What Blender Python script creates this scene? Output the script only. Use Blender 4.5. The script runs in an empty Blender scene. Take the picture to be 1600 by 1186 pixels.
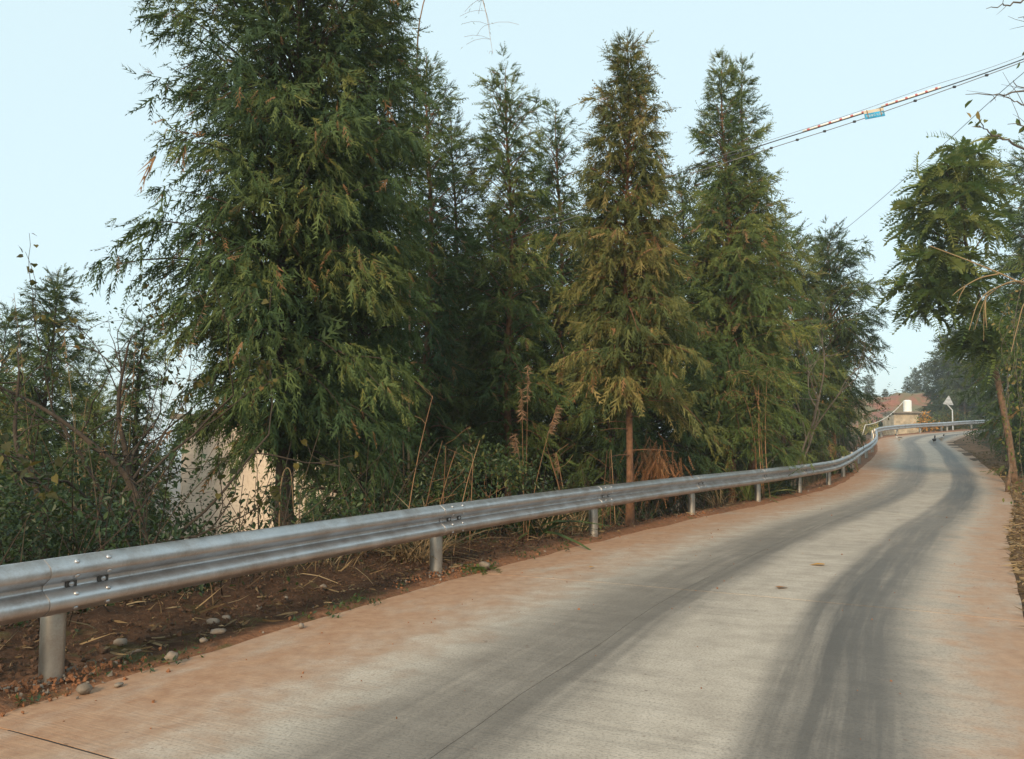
import bpy, math
import numpy as np
from mathutils import Vector, Matrix

SC = bpy.context.scene
COL = SC.collection
RAD = math.radians

# ------------------------------------------------------------------ camera
F_PX, CX, CY = 1256.0, 800.0, 593.0
CAM_Z = 1.5
PITCH = math.atan((685 - 593) / F_PX)
cam_d = bpy.data.cameras.new('camera')
cam = bpy.data.objects.new('camera', cam_d)
COL.objects.link(cam)
cam_d.sensor_width = 36.0
cam_d.lens = 36.0 * F_PX / 1600.0
cam_d.clip_start = 0.05
cam_d.clip_end = 6000
cam.location = (0, 0, CAM_Z)
cam.rotation_euler = (RAD(90) + PITCH, 0, 0)
SC.camera = cam

# ------------------------------------------------------------------ sky, sun, exposure
SUN_EL = 25.0
SUN_AZ = 196.0           # compass degrees clockwise from +Y (the view direction): behind the camera, a little to the left
w = bpy.data.worlds.new('World')
SC.world = w
w.use_nodes = True
nt = w.node_tree
for n in list(nt.nodes):
    nt.nodes.remove(n)
out = nt.nodes.new('ShaderNodeOutputWorld')
bg = nt.nodes.new('ShaderNodeBackground')
sky = nt.nodes.new('ShaderNodeTexSky')
sky.sky_type = 'NISHITA'
sky.sun_disc = False
sky.sun_elevation = RAD(SUN_EL)
sky.sun_rotation = RAD(SUN_AZ)
sky.altitude = 400
sky.air_density = 1.2
sky.dust_density = 1.5
sky.ozone_density = 1.0
flat = nt.nodes.new('ShaderNodeMix')
flat.data_type = 'RGBA'
flat.inputs[0].default_value = 0.7
flat.inputs[7].default_value = (9.8, 12.3, 12.8, 1)    # even veil of winter haze over the clear sky
nt.links.new(sky.outputs[0], flat.inputs[6])
nt.links.new(flat.outputs[2], bg.inputs[0])
bg.inputs[1].default_value = 0.10
nt.links.new(bg.outputs[0], out.inputs[0])

sun_d = bpy.data.lights.new('sun', 'SUN')
sun_d.energy = 4.2
sun_d.angle = RAD(11.0)
sun_d.color = (1.0, 0.77, 0.50)
sun = bpy.data.objects.new('sun', sun_d)
COL.objects.link(sun)
sv = Vector((math.sin(RAD(SUN_AZ)) * math.cos(RAD(SUN_EL)), math.cos(RAD(SUN_AZ)) * math.cos(RAD(SUN_EL)), math.sin(RAD(SUN_EL))))
sun.rotation_euler = sv.to_track_quat('Z', 'Y').to_euler()
sun.location = sv * 60

SC.view_settings.view_transform = 'Standard'
SC.view_settings.look = 'None'
SC.view_settings.exposure = 0.0
SC.view_settings.gamma = 1.0
SC.view_settings.use_curve_mapping = False
SC.render.engine = 'CYCLES'
cy = SC.cycles
cy.max_bounces = 6
cy.diffuse_bounces = 3
cy.glossy_bounces = 3
cy.transmission_bounces = 3
cy.volume_bounces = 1
cy.use_denoising = True

# ------------------------------------------------------------------ helpers
def at(px, py, d):
    """world point seen at pixel (px,py) of the 1600x1186 photograph on the plane y=d"""
    xc, yc = (px - CX) / F_PX, (CY - py) / F_PX
    c, s = math.cos(PITCH), math.sin(PITCH)
    dy = c - yc * s
    dz = s + yc * c
    return np.array([xc / dy * d, d, CAM_Z + dz / dy * d])

class MB:
    """collects vertices / faces (+ a float 'tint' per vertex, + uv per vertex) and builds ONE mesh"""
    def __init__(self):
        self.V, self.T, self.A, self.U = [], [], [], []
        self.F = []          # list of (array faces)
        self.n = 0
    def add(self, V, F, tint=0.5, uv=None):
        V = np.asarray(V, float).reshape(-1, 3)
        if len(V) == 0:
            return
        F = np.asarray(F, int)
        self.V.append(V)
        self.F.append(F + self.n)
        self.A.append(np.broadcast_to(np.asarray(tint, float), (len(V),)).copy())
        self.U.append(np.zeros((len(V), 2)) if uv is None else np.asarray(uv, float))
        self.n += len(V)
    def mesh(self, name, mat=None, smooth=False, uv=False):
        me = bpy.data.meshes.new(name)
        V = np.concatenate(self.V) if self.V else np.zeros((0, 3))
        fl = [f for f in self.F if len(f)]
        loops = np.concatenate([f.reshape(-1) for f in fl])
        sizes = np.concatenate([np.full(len(f), f.shape[1]) for f in fl])
        me.vertices.add(len(V))
        me.vertices.foreach_set('co', V.astype(np.float32).reshape(-1))
        me.loops.add(len(loops))
        me.loops.foreach_set('vertex_index', loops.astype(np.int32))
        me.polygons.add(len(sizes))
        st = np.concatenate([[0], np.cumsum(sizes)[:-1]])
        me.polygons.foreach_set('loop_start', st.astype(np.int32))
        me.polygons.foreach_set('use_smooth', np.full(len(sizes), bool(smooth)))
        A = np.concatenate(self.A)
        at_ = me.attributes.new('tint', 'FLOAT', 'POINT')
        at_.data.foreach_set('value', A.astype(np.float32))
        if uv:
            U = np.concatenate(self.U)
            l = me.uv_layers.new(name='UVMap')
            l.data.foreach_set('uv', U[loops].astype(np.float32).reshape(-1))
        me.update()
        me.validate()
        if mat:
            me.materials.append(mat)
        return me
    def build(self, name, mat=None, parent=None, smooth=False, uv=False, loc=None):
        me = self.mesh(name, mat, smooth, uv)
        return link(name, me, parent, loc)

def link(name, me, parent=None, loc=None):
    o = bpy.data.objects.new(name, me)
    COL.objects.link(o)
    if parent is not None:
        o.parent = parent
    if loc is not None:
        o.location = loc
    return o

def empty(name, loc, rz=0):
    o = bpy.data.objects.new(name, None)
    COL.objects.link(o)
    o.empty_display_size = 0.2
    o.location = loc
    o.rotation_euler = (0, 0, rz)
    return o

def tag(o, label=None, cat=None, group=None, kind=None):
    if label: o['label'] = label
    if cat: o['category'] = cat
    if group: o['group'] = group
    if kind: o['kind'] = kind
    return o

def norm(v):
    v = np.asarray(v, float)
    return v / np.maximum(np.linalg.norm(v, axis=-1, keepdims=True), 1e-9)

def box(mb, c, s, rz=0.0, tint=.5, ax=None):
    c = np.asarray(c, float)
    h = np.asarray(s, float) / 2
    q = np.array([[-1, -1, -1], [1, -1, -1], [1, 1, -1], [-1, 1, -1], [-1, -1, 1], [1, -1, 1], [1, 1, 1], [-1, 1, 1]]) * h
    if ax is not None:
        q = q @ np.asarray(ax, float)
    else:
        r = np.array([[math.cos(rz), math.sin(rz), 0], [-math.sin(rz), math.cos(rz), 0], [0, 0, 1]])
        q = q @ r
    mb.add(q + c, [[3, 2, 1, 0], [4, 5, 6, 7], [0, 1, 5, 4], [1, 2, 6, 5], [2, 3, 7, 6], [3, 0, 4, 7]], tint)

def tube(mb, P, R, k=6, tint=.5, cap=True, lump=0.0, rng=None):
    P = np.asarray(P, float)
    n = len(P)
    R = np.broadcast_to(np.asarray(R, float), (n,))
    T = norm(np.gradient(P, axis=0))
    ref = np.where(np.abs(T[:, 2:3]) > 0.9, np.array([[1., 0, 0]]), np.array([[0, 0, 1.]]))
    X = norm(np.cross(ref, T))
    for i in range(1, n):           # keep the frame from flipping
        x = X[i - 1] - T[i] * np.dot(X[i - 1], T[i])
        X[i] = norm(x)
    Y = np.cross(T, X)
    a = np.arange(k) * 2 * math.pi / k
    rr = np.repeat(R[:, None], k, 1)
    if lump and rng is not None:
        rr = rr * (1 + rng.normal(0, lump, rr.shape))
    V = P[:, None] + rr[..., None] * (np.cos(a)[None, :, None] * X[:, None] + np.sin(a)[None, :, None] * Y[:, None])
    V = V.reshape(-1, 3)
    i = np.arange(n - 1)[:, None] * k
    j = np.arange(k)[None]
    j2 = (j + 1) % k
    Q = np.stack([i + j, i + j2, i + k + j2, i + k + j], -1).reshape(-1, 4)
    mb.add(V, Q, tint)
    if cap:
        mb.F.append(np.arange(k)[::-1][None] + mb.n - len(V))
        mb.F.append((np.arange(k) + mb.n - k)[None])

def catmull(K, V, ts):
    """Catmull-Rom through V at integer-ordered knots K"""
    K = np.asarray(K, float); V = np.asarray(V, float)
    ts = np.atleast_1d(np.asarray(ts, float))
    m = np.gradient(V, K, axis=0)
    i = np.clip(np.searchsorted(K, ts, side='right') - 1, 0, len(K) - 2)
    h = (K[i + 1] - K[i])[:, None]
    u = np.clip((ts - K[i]), 0, None)[:, None] / h
    u = np.clip(u, 0, 1)
    return ((2 * u**3 - 3 * u**2 + 1) * V[i] + (u**3 - 2 * u**2 + u) * h * m[i] + (-2 * u**3 + 3 * u**2) * V[i + 1] + (u**3 - u**2) * h * m[i + 1])

def sstep(a, b, x):
    t = np.clip((x - a) / (b - a), 0, 1)
    return t * t * (3 - 2 * t)

def vnoise(x, y, seed=0, octs=4):
    """cheap value noise, vectorised, about -1..1"""
    x = np.asarray(x, float); y = np.asarray(y, float)
    tot = 0; amp = 1.0; s = 0
    for o in range(octs):
        xi = np.floor(x).astype(np.int64); yi = np.floor(y).astype(np.int64)
        fx = x - xi; fy = y - yi
        fx = fx * fx * (3 - 2 * fx); fy = fy * fy * (3 - 2 * fy)
        def hsh(a, b):
            n = (a * 374761393 + b * 668265263 + (seed + o) * 982451653) & 0x7fffffff
            n = ((n ^ (n >> 13)) * 1274126177) & 0x7fffffff
            return ((n ^ (n >> 16)) & 0xffff) / 32767.5 - 1
        v = (hsh(xi, yi) * (1 - fx) + hsh(xi + 1, yi) * fx) * (1 - fy) + (hsh(xi, yi + 1) * (1 - fx) + hsh(xi + 1, yi + 1) * fx) * fy
        tot = tot + v * amp; s += amp
        amp *= .5; x = x * 2.03 + 17.1; y = y * 2.03 + 5.7
    return tot / s

# ------------------------------------------------------------------ materials
def new_mat(name):
    m = bpy.data.materials.new(name)
    m.use_nodes = True
    t = m.node_tree
    b = t.nodes['Principled BSDF']
    return m, t, b

def N(t, typ, **kw):
    n = t.nodes.new(typ)
    for k, v in kw.items():
        setattr(n, k, v)
    return n

def ramp(t, fac, stops, interp='LINEAR'):
    r = N(t, 'ShaderNodeValToRGB')
    r.color_ramp.interpolation = interp
    e = r.color_ramp.elements
    while len(e) < len(stops):
        e.new(0.5)
    for el, (p, c) in zip(e, stops):
        el.position = p
        el.color = (c, c, c, 1) if not hasattr(c, '__len__') else (c[0], c[1], c[2], 1)
    t.links.new(fac, r.inputs[0])
    return r.outputs[0]

def noise(t, vec, scale, detail=4, rough=.55, dist=0):
    n = N(t, 'ShaderNodeTexNoise')
    n.inputs['Scale'].default_value = scale
    n.inputs['Detail'].default_value = detail
    n.inputs['Roughness'].default_value = rough
    n.inputs['Distortion'].default_value = dist
    if vec is not None:
        t.links.new(vec, n.inputs['Vector'])
    return n.outputs[0]

def mixc(t, fac, a, b, mode='MIX'):
    m = N(t, 'ShaderNodeMix', data_type='RGBA', blend_type=mode)
    for i, v in ((0, fac), (6, a), (7, b)):
        if hasattr(v, 'is_output'):
            t.links.new(v, m.inputs[i])
        elif i == 0:
            m.inputs[0].default_value = v
        else:
            m.inputs[i].default_value = (v[0], v[1], v[2], 1)
    return m.outputs[2]

def mth(t, op, a, b=0.0, clamp=False):
    m = N(t, 'ShaderNodeMath', operation=op, use_clamp=clamp)
    for i, v in ((0, a), (1, b)):
        if hasattr(v, 'is_output'):
            t.links.new(v, m.inputs[i])
        else:
            m.inputs[i].default_value = v
    return m.outputs[0]

def bump(t, b, h, strength=.3, dist=.01):
    n = N(t, 'ShaderNodeBump')
    n.inputs['Strength'].default_value = strength
    n.inputs['Distance'].default_value = dist
    t.links.new(h, n.inputs['Height'])
    t.links.new(n.outputs[0], b.inputs['Normal'])

def objco(t):
    return N(t, 'ShaderNodeTexCoord').outputs['Object']

def geopos(t):
    return N(t, 'ShaderNodeNewGeometry').outputs['Position']

def foliage(name, stops, trans=0.25, rough=.65, spec=.25):
    """leaf material: the colour is chosen by the 'tint' that each spray / leaf carries"""
    m, t, b = new_mat(name)
    a = N(t, 'ShaderNodeAttribute', attribute_name='tint')
    oi = N(t, 'ShaderNodeObjectInfo')
    f = mth(t, 'ADD', a.outputs['Fac'], mth(t, 'MULTIPLY', mth(t, 'SUBTRACT', oi.outputs['Random'], .5), .12))
    c = ramp(t, f, stops)
    t.links.new(c, b.inputs['Base Color'])
    b.inputs['Roughness'].default_value = rough
    b.inputs['Specular IOR Level'].default_value = spec
    tr = N(t, 'ShaderNodeBsdfTranslucent')
    t.links.new(mixc(t, .35, c, (.16, .20, .03)), tr.inputs[0])
    mx = N(t, 'ShaderNodeMixShader')
    mx.inputs[0].default_value = trans
    t.links.new(b.outputs[0], mx.inputs[1])
    t.links.new(tr.outputs[0], mx.inputs[2])
    t.links.new(mx.outputs[0], t.nodes['Material Output'].inputs[0])
    return m

def plain(name, col, rough=.6, metal=0.0, var=.25, scale=6.0, bmp=0.0, spec=.4):
    m, t, b = new_mat(name)
    v = geopos(t)
    n = noise(t, v, scale, 5)
    c2 = tuple(x * (1 - var) for x in col); c3 = tuple(min(1, x * (1 + var)) for x in col)
    t.links.new(ramp(t, n, [(.3, c2), (.7, c3)]), b.inputs['Base Color'])
    b.inputs['Roughness'].default_value = rough
    b.inputs['Metallic'].default_value = metal
    b.inputs['Specular IOR Level'].default_value = spec
    if bmp:
        bump(t, b, noise(t, v, scale * 6, 6, .65), bmp, .02)
    return m

M = {}
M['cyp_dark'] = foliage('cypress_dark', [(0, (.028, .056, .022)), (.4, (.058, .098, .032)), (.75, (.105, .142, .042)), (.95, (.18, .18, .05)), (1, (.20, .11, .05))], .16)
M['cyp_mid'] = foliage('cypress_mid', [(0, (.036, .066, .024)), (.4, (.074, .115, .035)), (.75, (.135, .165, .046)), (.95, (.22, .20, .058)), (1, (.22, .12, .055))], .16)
M['cyp_bright'] = foliage('cypress_bright', [(0, (.045, .082, .025)), (.4, (.095, .140, .038)), (.75, (.170, .198, .052)), (.95, (.26, .23, .065)), (1, (.22, .13, .06))], .18)  # lighter copy of the mid cypress: sunlit look put into the leaf colour
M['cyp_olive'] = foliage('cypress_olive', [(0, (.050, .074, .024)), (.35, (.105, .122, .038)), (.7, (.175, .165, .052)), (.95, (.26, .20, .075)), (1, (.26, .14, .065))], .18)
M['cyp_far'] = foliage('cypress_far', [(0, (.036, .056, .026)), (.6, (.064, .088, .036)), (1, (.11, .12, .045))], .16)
M['dead_frond'] = foliage('dead_frond', [(0, (.15, .065, .028)), (.6, (.26, .115, .05)), (1, (.34, .18, .085))], .15)
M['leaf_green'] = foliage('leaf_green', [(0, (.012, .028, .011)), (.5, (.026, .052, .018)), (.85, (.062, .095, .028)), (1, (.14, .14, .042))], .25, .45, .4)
M['leaf_pinnate'] = foliage('leaf_pinnate', [(0, (.06, .110, .035)), (.5, (.13, .195, .052)), (1, (.26, .27, .075))], .42, .42, .45)
M['leaf_autumn'] = foliage('leaf_autumn', [(0, (.04, .040, .016)), (.45, (.075, .070, .022)), (.8, (.13, .105, .028)), (1, (.16, .075, .025))], .3)
M['leaf_bamboo'] = foliage('leaf_bamboo', [(0, (.05, .09, .025)), (.5, (.10, .145, .04)), (.85, (.19, .18, .06)), (1, (.34, .24, .10))], .35)
M['leaf_yellow'] = foliage('leaf_yellow', [(0, (.18, .2, .05)), (1, (.42, .34, .11))], .35)
M['straw'] = foliage('straw', [(0, (.10, .065, .034)), (.5, (.21, .145, .078)), (.85, (.30, .215, .12)), (1, (.38, .27, .15))], .12, .8)
M['brush'] = foliage('brush', [(0, (.035, .024, .017)), (.5, (.085, .058, .038)), (1, (.20, .14, .085))], .05, .8)
M['cane'] = foliage('cane', [(0, (.13, .065, .035)), (.5, (.25, .13, .065)), (1, (.36, .22, .12))], .05, .7)
M['plume'] = foliage('plume', [(0, (.20, .11, .065)), (1, (.40, .25, .16))], .3, .8)
M['bark_red'] = plain('bark_red', (.17, .085, .045), .85, var=.45, scale=14, bmp=.8)
M['bark_dark'] = plain('bark_dark', (.055, .040, .028), .9, var=.4, scale=12, bmp=.8)
M['bark_grey'] = plain('bark_grey', (.13, .11, .09), .9, var=.35, scale=12, bmp=.6)
M['bark_tan'] = plain('bark_tan', (.17, .105, .065), .85, var=.5, scale=11, bmp=.8)
M['stone'] = plain('stone', (.205, .165, .13), .85, var=.35, scale=11, bmp=.5)
M['clod'] = plain('clod', (.27, .115, .052), .95, var=.4, scale=14, bmp=.8)
M['clod_dark'] = plain('clod_dark', (.085, .045, .026), .95, var=.5, scale=14, bmp=.8)
M['wire'] = plain('cable_black', (.03, .032, .038), .5, var=.1)
M['wire_grey'] = plain('cable_grey', (.16, .17, .19), .5, var=.1)
M['white_plastic'] = plain('white_plastic', (.80, .80, .78), .45, var=.05)
M['red_band'] = plain('red_band', (.50, .14, .15), .45, var=.1)
M['sign_back'] = plain('sign_back', (.45, .46, .47), .4, .4, var=.12)
M['tank'] = plain('tank_white', (.78, .78, .76), .4, var=.08, scale=3)
M['hose'] = plain('hose_white', (.62, .60, .55), .5, var=.08)
M['roof_slab'] = plain('roof_slab', (.20, .17, .14), .9, var=.25, scale=2)
M['orange_flower'] = foliage('orange_flower', [(0, (.42, .17, .03)), (1, (.55, .28, .05))], .2)

# ------------------------------------------------------------------ road geometry tables
# left = line of the guardrail posts, right = right edge of the concrete, z = road level
S_T = [-4, -3, -2, -1, 0, 1, 2, 3, 4, 5, 6, 7, 8, 9, 10, 11, 12, 13, 14, 15, 16, 17, 18, 19, 20, 21, 22, 23, 24]
S_L = [(-28, -50), (-16, -24), (-9.9, -10.5), (-6.45, -2.75), (-4.62, 1.0), (-2.78, 4.97), (-.82, 8.8), (1.22, 12.2), (3.45, 15.6), (5.7, 18.8), (7.8, 22.0), (9.9, 25.3), (11.8, 28.8),
       (13.6, 32.3), (15.4, 35.8), (17.3, 39.4), (19.2, 43), (20.9, 46.6), (22.5, 50.3), (24.4, 54.2), (26.6, 58), (29.4, 61.5), (32.7, 64.5), (36.2, 67), (39.8, 69), (44, 70.5), (52, 72), (80, 76), (140, 82)]
S_R = [(-23.1, -52.3), (-11, -26.3), (-5.1, -12.8), (-1.5, -5.0), (.35, -1.3), (2.2, 2.4), (4.0, 6.3), (5.95, 9.7), (7.75, 12.7), (9.95, 16.1), (12.0, 19.4), (14.1, 23.0), (16.2, 26.7),
       (18.2, 30.4), (20.0, 34.2), (21.9, 38), (23.8, 42), (25.5, 46), (27.1, 49.5), (29, 52.5), (31, 55.5), (33.2, 58.5), (35.8, 61), (38.6, 62.8), (41.8, 64.2), (45.5, 65.5), (52.5, 67), (80.5, 71), (140.5, 77)]
S_Z = [0, 0, 0, 0, 0, 0, 0, 0, 0, 0, 0, .02, .1, .21, .34, .49, .74, 1.03, 1.25, 1.4, 1.55, 1.72, 1.9, 2.05, 2.25, 2.4, 2.5, 3.0, 4.0]

def Lp(t): return catmull(S_T, S_L, t)
def Rp(t): return catmull(S_T, S_R, t)
def Zr(t): return catmull(S_T, np.array(S_Z)[:, None], t)[:, 0]
def road(t, u):
    """point on the road: u=0 at the post line, u=1 at the right edge"""
    t = np.atleast_1d(t); u = np.broadcast_to(np.atleast_1d(u), np.shape(t))
    L, R = Lp(t), Rp(t)
    p = L + (R - L) * u[:, None]
    return np.column_stack([p, Zr(t)])

TS = np.linspace(-4, 24, 561)
DL, DR, DZ = Lp(TS), Rp(TS), Zr(TS)
TL = norm(np.gradient(DL, axis=0)); TR = norm(np.gradient(DR, axis=0))

def lateral(x, y):
    """signed distance outside the left post line (sl>0 left of it) and the right edge (sr>0), and station"""
    x = np.asarray(x, float).ravel(); y = np.asarray(y, float).ravel()
    n = len(x)
    sl = np.empty(n); sr = np.empty(n); tl = np.empty(n); tr = np.empty(n); zl = np.empty(n); zr = np.empty(n)
    for a in range(0, n, 20000):
        b = min(n, a + 20000)
        for D, T, s_, t_, z_, sg in ((DL, TL, sl, tl, zl, 1), (DR, TR, sr, tr, zr, -1)):
            dx = x[a:b, None] - D[None, :, 0]; dy = y[a:b, None] - D[None, :, 1]
            d2 = dx * dx + dy * dy
            i = np.argmin(d2, 1)
            r = np.arange(b - a)
            cr = T[i, 0] * dy[r, i] - T[i, 1] * dx[r, i]
            s_[a:b] = sg * np.sign(cr) * np.sqrt(d2[r, i])
            t_[a:b] = TS[i]; z_[a:b] = DZ[i]
    return sl, sr, tl, tr, zl, zr

GL_S = [-9, 0, .5, .9, 1.3, 2, 3.5, 6, 10, 20, 50, 120, 300, 900]
GL_A = [0, 0, .02, .09, .03, -.45, -1.3, -2.2, -3.0, -4.6, -9, -16, -22, -26]      # near posts 0-1: a low ridge of dug soil
GL_B = [0, 0, -.10, -.25, -.45, -.75, -1.4, -2.2, -3.0, -4.6, -9, -16, -22, -26]
GR_S = [-9, 0, .35, .9, 2, 4, 8, 20, 60, 300, 900]
GR_Z = [0, -.02, -.04, .03, .3, .9, 1.7, 3.0, 6, 10, 10]

def ground_z(x, y, fine=True):
    shp = np.shape(x)
    x = np.asarray(x, float).ravel(); y = np.asarray(y, float).ravel()
    sl, sr, tl, tr, zl, zr = lateral(x, y)
    k = sstep(2.6, 3.2, tl)
    gl = np.interp(sl, GL_S, GL_A) * (1 - k) + np.interp(sl, GL_S, GL_B) * k
    far = sstep(20, 32, x) * sstep(52, 70, y)
    gl = gl * (1 - far) + (-.35 * sstep(.2, 3, sl) - .012 * np.clip(sl, 0, 80)) * far
    gr = np.interp(sr, GR_S, GR_Z)
    inside = (sl <= 0) & (sr <= 0)
    # dip under the concrete
    dip = -.10 * sstep(.05, .5, np.minimum(-sl, -sr))
    g = np.where(sl > 0, zl + gl, np.where(sr > 0, zr + gr, zl + dip))
    if fine:
        o = np.clip(np.maximum(sl, sr), 0, 6)
        g = g + vnoise(x * .6, y * .6, 3) * .10 * sstep(.8, 4, o) + vnoise(x * 3.1, y * 3.1, 4, 3) * .03 * sstep(.2, 1.5, o)
    return g.reshape(shp)

def gz(x, y):
    return float(ground_z(np.array([x]), np.array([y]))[0])

# ------------------------------------------------------------------ ground sheet
def ground_material():
    m, t, b = new_mat('earth')
    v = geopos(t)
    n1 = noise(t, v, .9, 6, .6)
    n2 = noise(t, v, 7, 6, .65)
    n3 = noise(t, v, 38, 4, .6)
    c = ramp(t, n2, [(.25, (.045, .027, .016)), (.5, (.10, .058, .032)), (.75, (.165, .10, .055))])
    c = mixc(t, ramp(t, n1, [(.50, 0), (.64, .75)]), c, (.045, .058, .022))
    c = mixc(t, ramp(t, n3, [(.62, 0), (.68, .7)]), c, (.22, .16, .10))
    t.links.new(c, b.inputs['Base Color'])
    b.inputs['Roughness'].default_value = .95
    b.inputs['Specular IOR Level'].default_value = .2
    bump(t, b, noise(t, v, 22, 8, .7), .8, .03)
    return m
M['earth'] = ground_material()

gx = np.unique(np.concatenate([np.linspace(-900, -60, 22), np.linspace(-60, -12, 33), np.arange(-12, 24, .5), np.linspace(24, 60, 37), np.linspace(60, 160, 26), np.linspace(160, 900, 18)]))
gy = np.unique(np.concatenate([np.linspace(-300, -20, 15), np.linspace(-20, -2, 19), np.arange(-2, 36, .5), np.linspace(36, 80, 56), np.linspace(80, 200, 30), np.linspace(200, 1100, 20)]))
X, Y = np.meshgrid(gx, gy)
Zg = ground_z(X, Y)
ny, nx = X.shape
mb = MB()
ii = np.arange(ny - 1)[:, None] * nx + np.arange(nx - 1)[None]
mb.add(np.column_stack([X.ravel(), Y.ravel(), Zg.ravel()]), np.stack([ii, ii + 1, ii + nx + 1, ii + nx], -1).reshape(-1, 4))
tag(mb.build('ground', M['earth'], smooth=True), kind='structure', label='dark brown earth slope under the trees beside the road')

# ------------------------------------------------------------------ concrete road: slabs with joints
def road_material():
    m, t, b = new_mat('concrete_road')
    uvn = N(t, 'ShaderNodeTexCoord').outputs['UV']
    sep = N(t, 'ShaderNodeSeparateXYZ'); t.links.new(uvn, sep.inputs[0])
    u, v = sep.outputs[0], sep.outputs[1]          # u across in metres, v along in metres
    pos = geopos(t)
    def stretched(su, sv, detail=4, rough=.55):
        c = N(t, 'ShaderNodeCombineXYZ')
        t.links.new(mth(t, 'MULTIPLY', u, su), c.inputs[0]); t.links.new(mth(t, 'MULTIPLY', v, sv), c.inputs[1])
        return noise(t, c.outputs[0], 1.0, detail, rough)
    big = stretched(.5, .16, 3)
    streak = stretched(5.5, .22, 5, .6)
    streak2 = stretched(16, .5, 4, .6)
    cross = stretched(.8, 9.0, 4, .6)
    fine = noise(t, pos, 60, 5, .7)
    mid = noise(t, pos, 3.2, 6, .62)
    uw = mth(t, 'ADD', u, mth(t, 'MULTIPLY', mth(t, 'SUBTRACT', big, .5), .12))
    ut = mth(t, 'MULTIPLY', uw, 1 / 5.3)
    # concrete
    c = ramp(t, mid, [(.28, (.345, .292, .240)), (.5, (.440, .378, .312)), (.72, (.51, .442, .37))])
    c = mixc(t, ramp(t, fine, [(.34, .6), (.52, 0)]), c, (.14, .12, .10))
    c = mixc(t, ramp(t, noise(t, pos, 150, 3, .6), [(.56, 0), (.68, .5)]), c, (.50, .44, .375))
    c = mixc(t, ramp(t, cross, [(.50, 0), (.70, .28)]), c, (.16, .14, .12))
    c = mixc(t, ramp(t, stretched(.9, .35, 6, .65), [(.52, 0), (.66, .3)]), c, (.18, .155, .13))
    # tyre rubber
    tr = ramp(t, ut, [(0, 0), (.29, 0), (.35, .38), (.39, .72), (.50, .9), (.53, .6), (.56, .1), (.64, .0), (.69, .06), (.715, .85), (.75, 1), (.82, 1), (.855, .45), (.89, 0)], 'LINEAR')
    st = mth(t, 'MULTIPLY', ramp(t, streak, [(.30, .62), (.5, 1)]), ramp(t, streak2, [(.3, .8), (.5, 1)]))
    tf = mth(t, 'MULTIPLY', mth(t, 'MULTIPLY', tr, st), ramp(t, stretched(.3, .09, 3), [(.3, .75), (.6, 1.0)]), True)
    c = mixc(t, mth(t, 'MULTIPLY', tf, .88), c, (.062, .055, .050))
    # red dust along both edges
    ur = mth(t, 'MULTIPLY', mth(t, 'ADD', u, mth(t, 'MULTIPLY', mth(t, 'SUBTRACT', mid, .5), 1.3)), 1 / 5.2)
    du = ramp(t, ur, [(0, 1), (.12, 1), (.20, .8), (.27, .38), (.34, 0), (.87, 0), (.92, .3), (.96, .75), (1, .9)])
    patch = ramp(t, stretched(1.6, .7, 8, .68), [(.32, .3), (.42, .75), (.50, 1), (.6, 1)])
    df = mth(t, 'MULTIPLY', du, patch, True)
    c = mixc(t, mth(t, 'MULTIPLY', df, .95), c, ramp(t, noise(t, pos, 9, 5, .6), [(.3, (.30, .160, .092)), (.7, (.42, .255, .158))]))
    # spots of spilt soil and oil
    sp = noise(t, pos, 13, 3, .5)
    c = mixc(t, ramp(t, sp, [(.70, 0), (.76, .55)]), c, (.13, .085, .06))
    t.links.new(c, b.inputs['Base Color'])
    t.links.new(ramp(t, tf, [(0, .85), (1, .55)]), b.inputs['Roughness'])
    b.inputs['Specular IOR Level'].default_value = .32
    hh = mth(t, 'ADD', mth(t, 'MULTIPLY', fine, .6), mth(t, 'MULTIPLY', stretched(2.0, 55, 3), .8))
    bump(t, b, hh, .6, .008)
    return m
M['road'] = road_material()
M['joint'] = plain('joint_dirt', (.030, .026, .023), .95, var=.3, scale=20)

rng = np.random.default_rng(5)
road_o = empty('road', (0, 0, 0))
tag(road_o, 'winding concrete village road with dark tyre tracks and red dust', kind='structure')
# bed under the joints
joint_t = [.87 + 1.25 * k for k in range(-3, 18)]
OFF = .20
def slab_pt(t, u):
    L, R = Lp(t), Rp(t)
    d = R - L; w_ = np.linalg.norm(d, axis=1)
    e = norm(d)
    # wavy outer edges
    lo = OFF + .05 * vnoise(t * 3.1, t * 0 + 2, 8)
    hi = w_ + .05 * vnoise(t * 2.3, t * 0 + 9, 9, 5)
    x = lo + (hi - lo) * u
    p = L + e * x[:, None]
    z = Zr(t) + .02 * np.sin(math.pi * u) + .004 * vnoise(p[:, 0] * .5, p[:, 1] * .5, 11)
    return np.column_stack([p, z]), x * 5.35 / hi      # second value: metres across, scaled to the usual width
tj = np.linspace(joint_t[0], joint_t[-1], 260); uj = np.linspace(.05, .992, 13)
T, U = np.meshgrid(tj, uj, indexing='ij'); P, _x = slab_pt(T.ravel(), U.ravel()); P[:, 2] -= .0042
i = np.arange(259)[:, None] * 13 + np.arange(12)[None]
mb = MB(); mb.add(P, np.stack([i, i + 1, i + 14, i + 13], -1).reshape(-1, 4)[:, ::-1])
mb.build('joint_filler', M['joint'], road_o)
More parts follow.
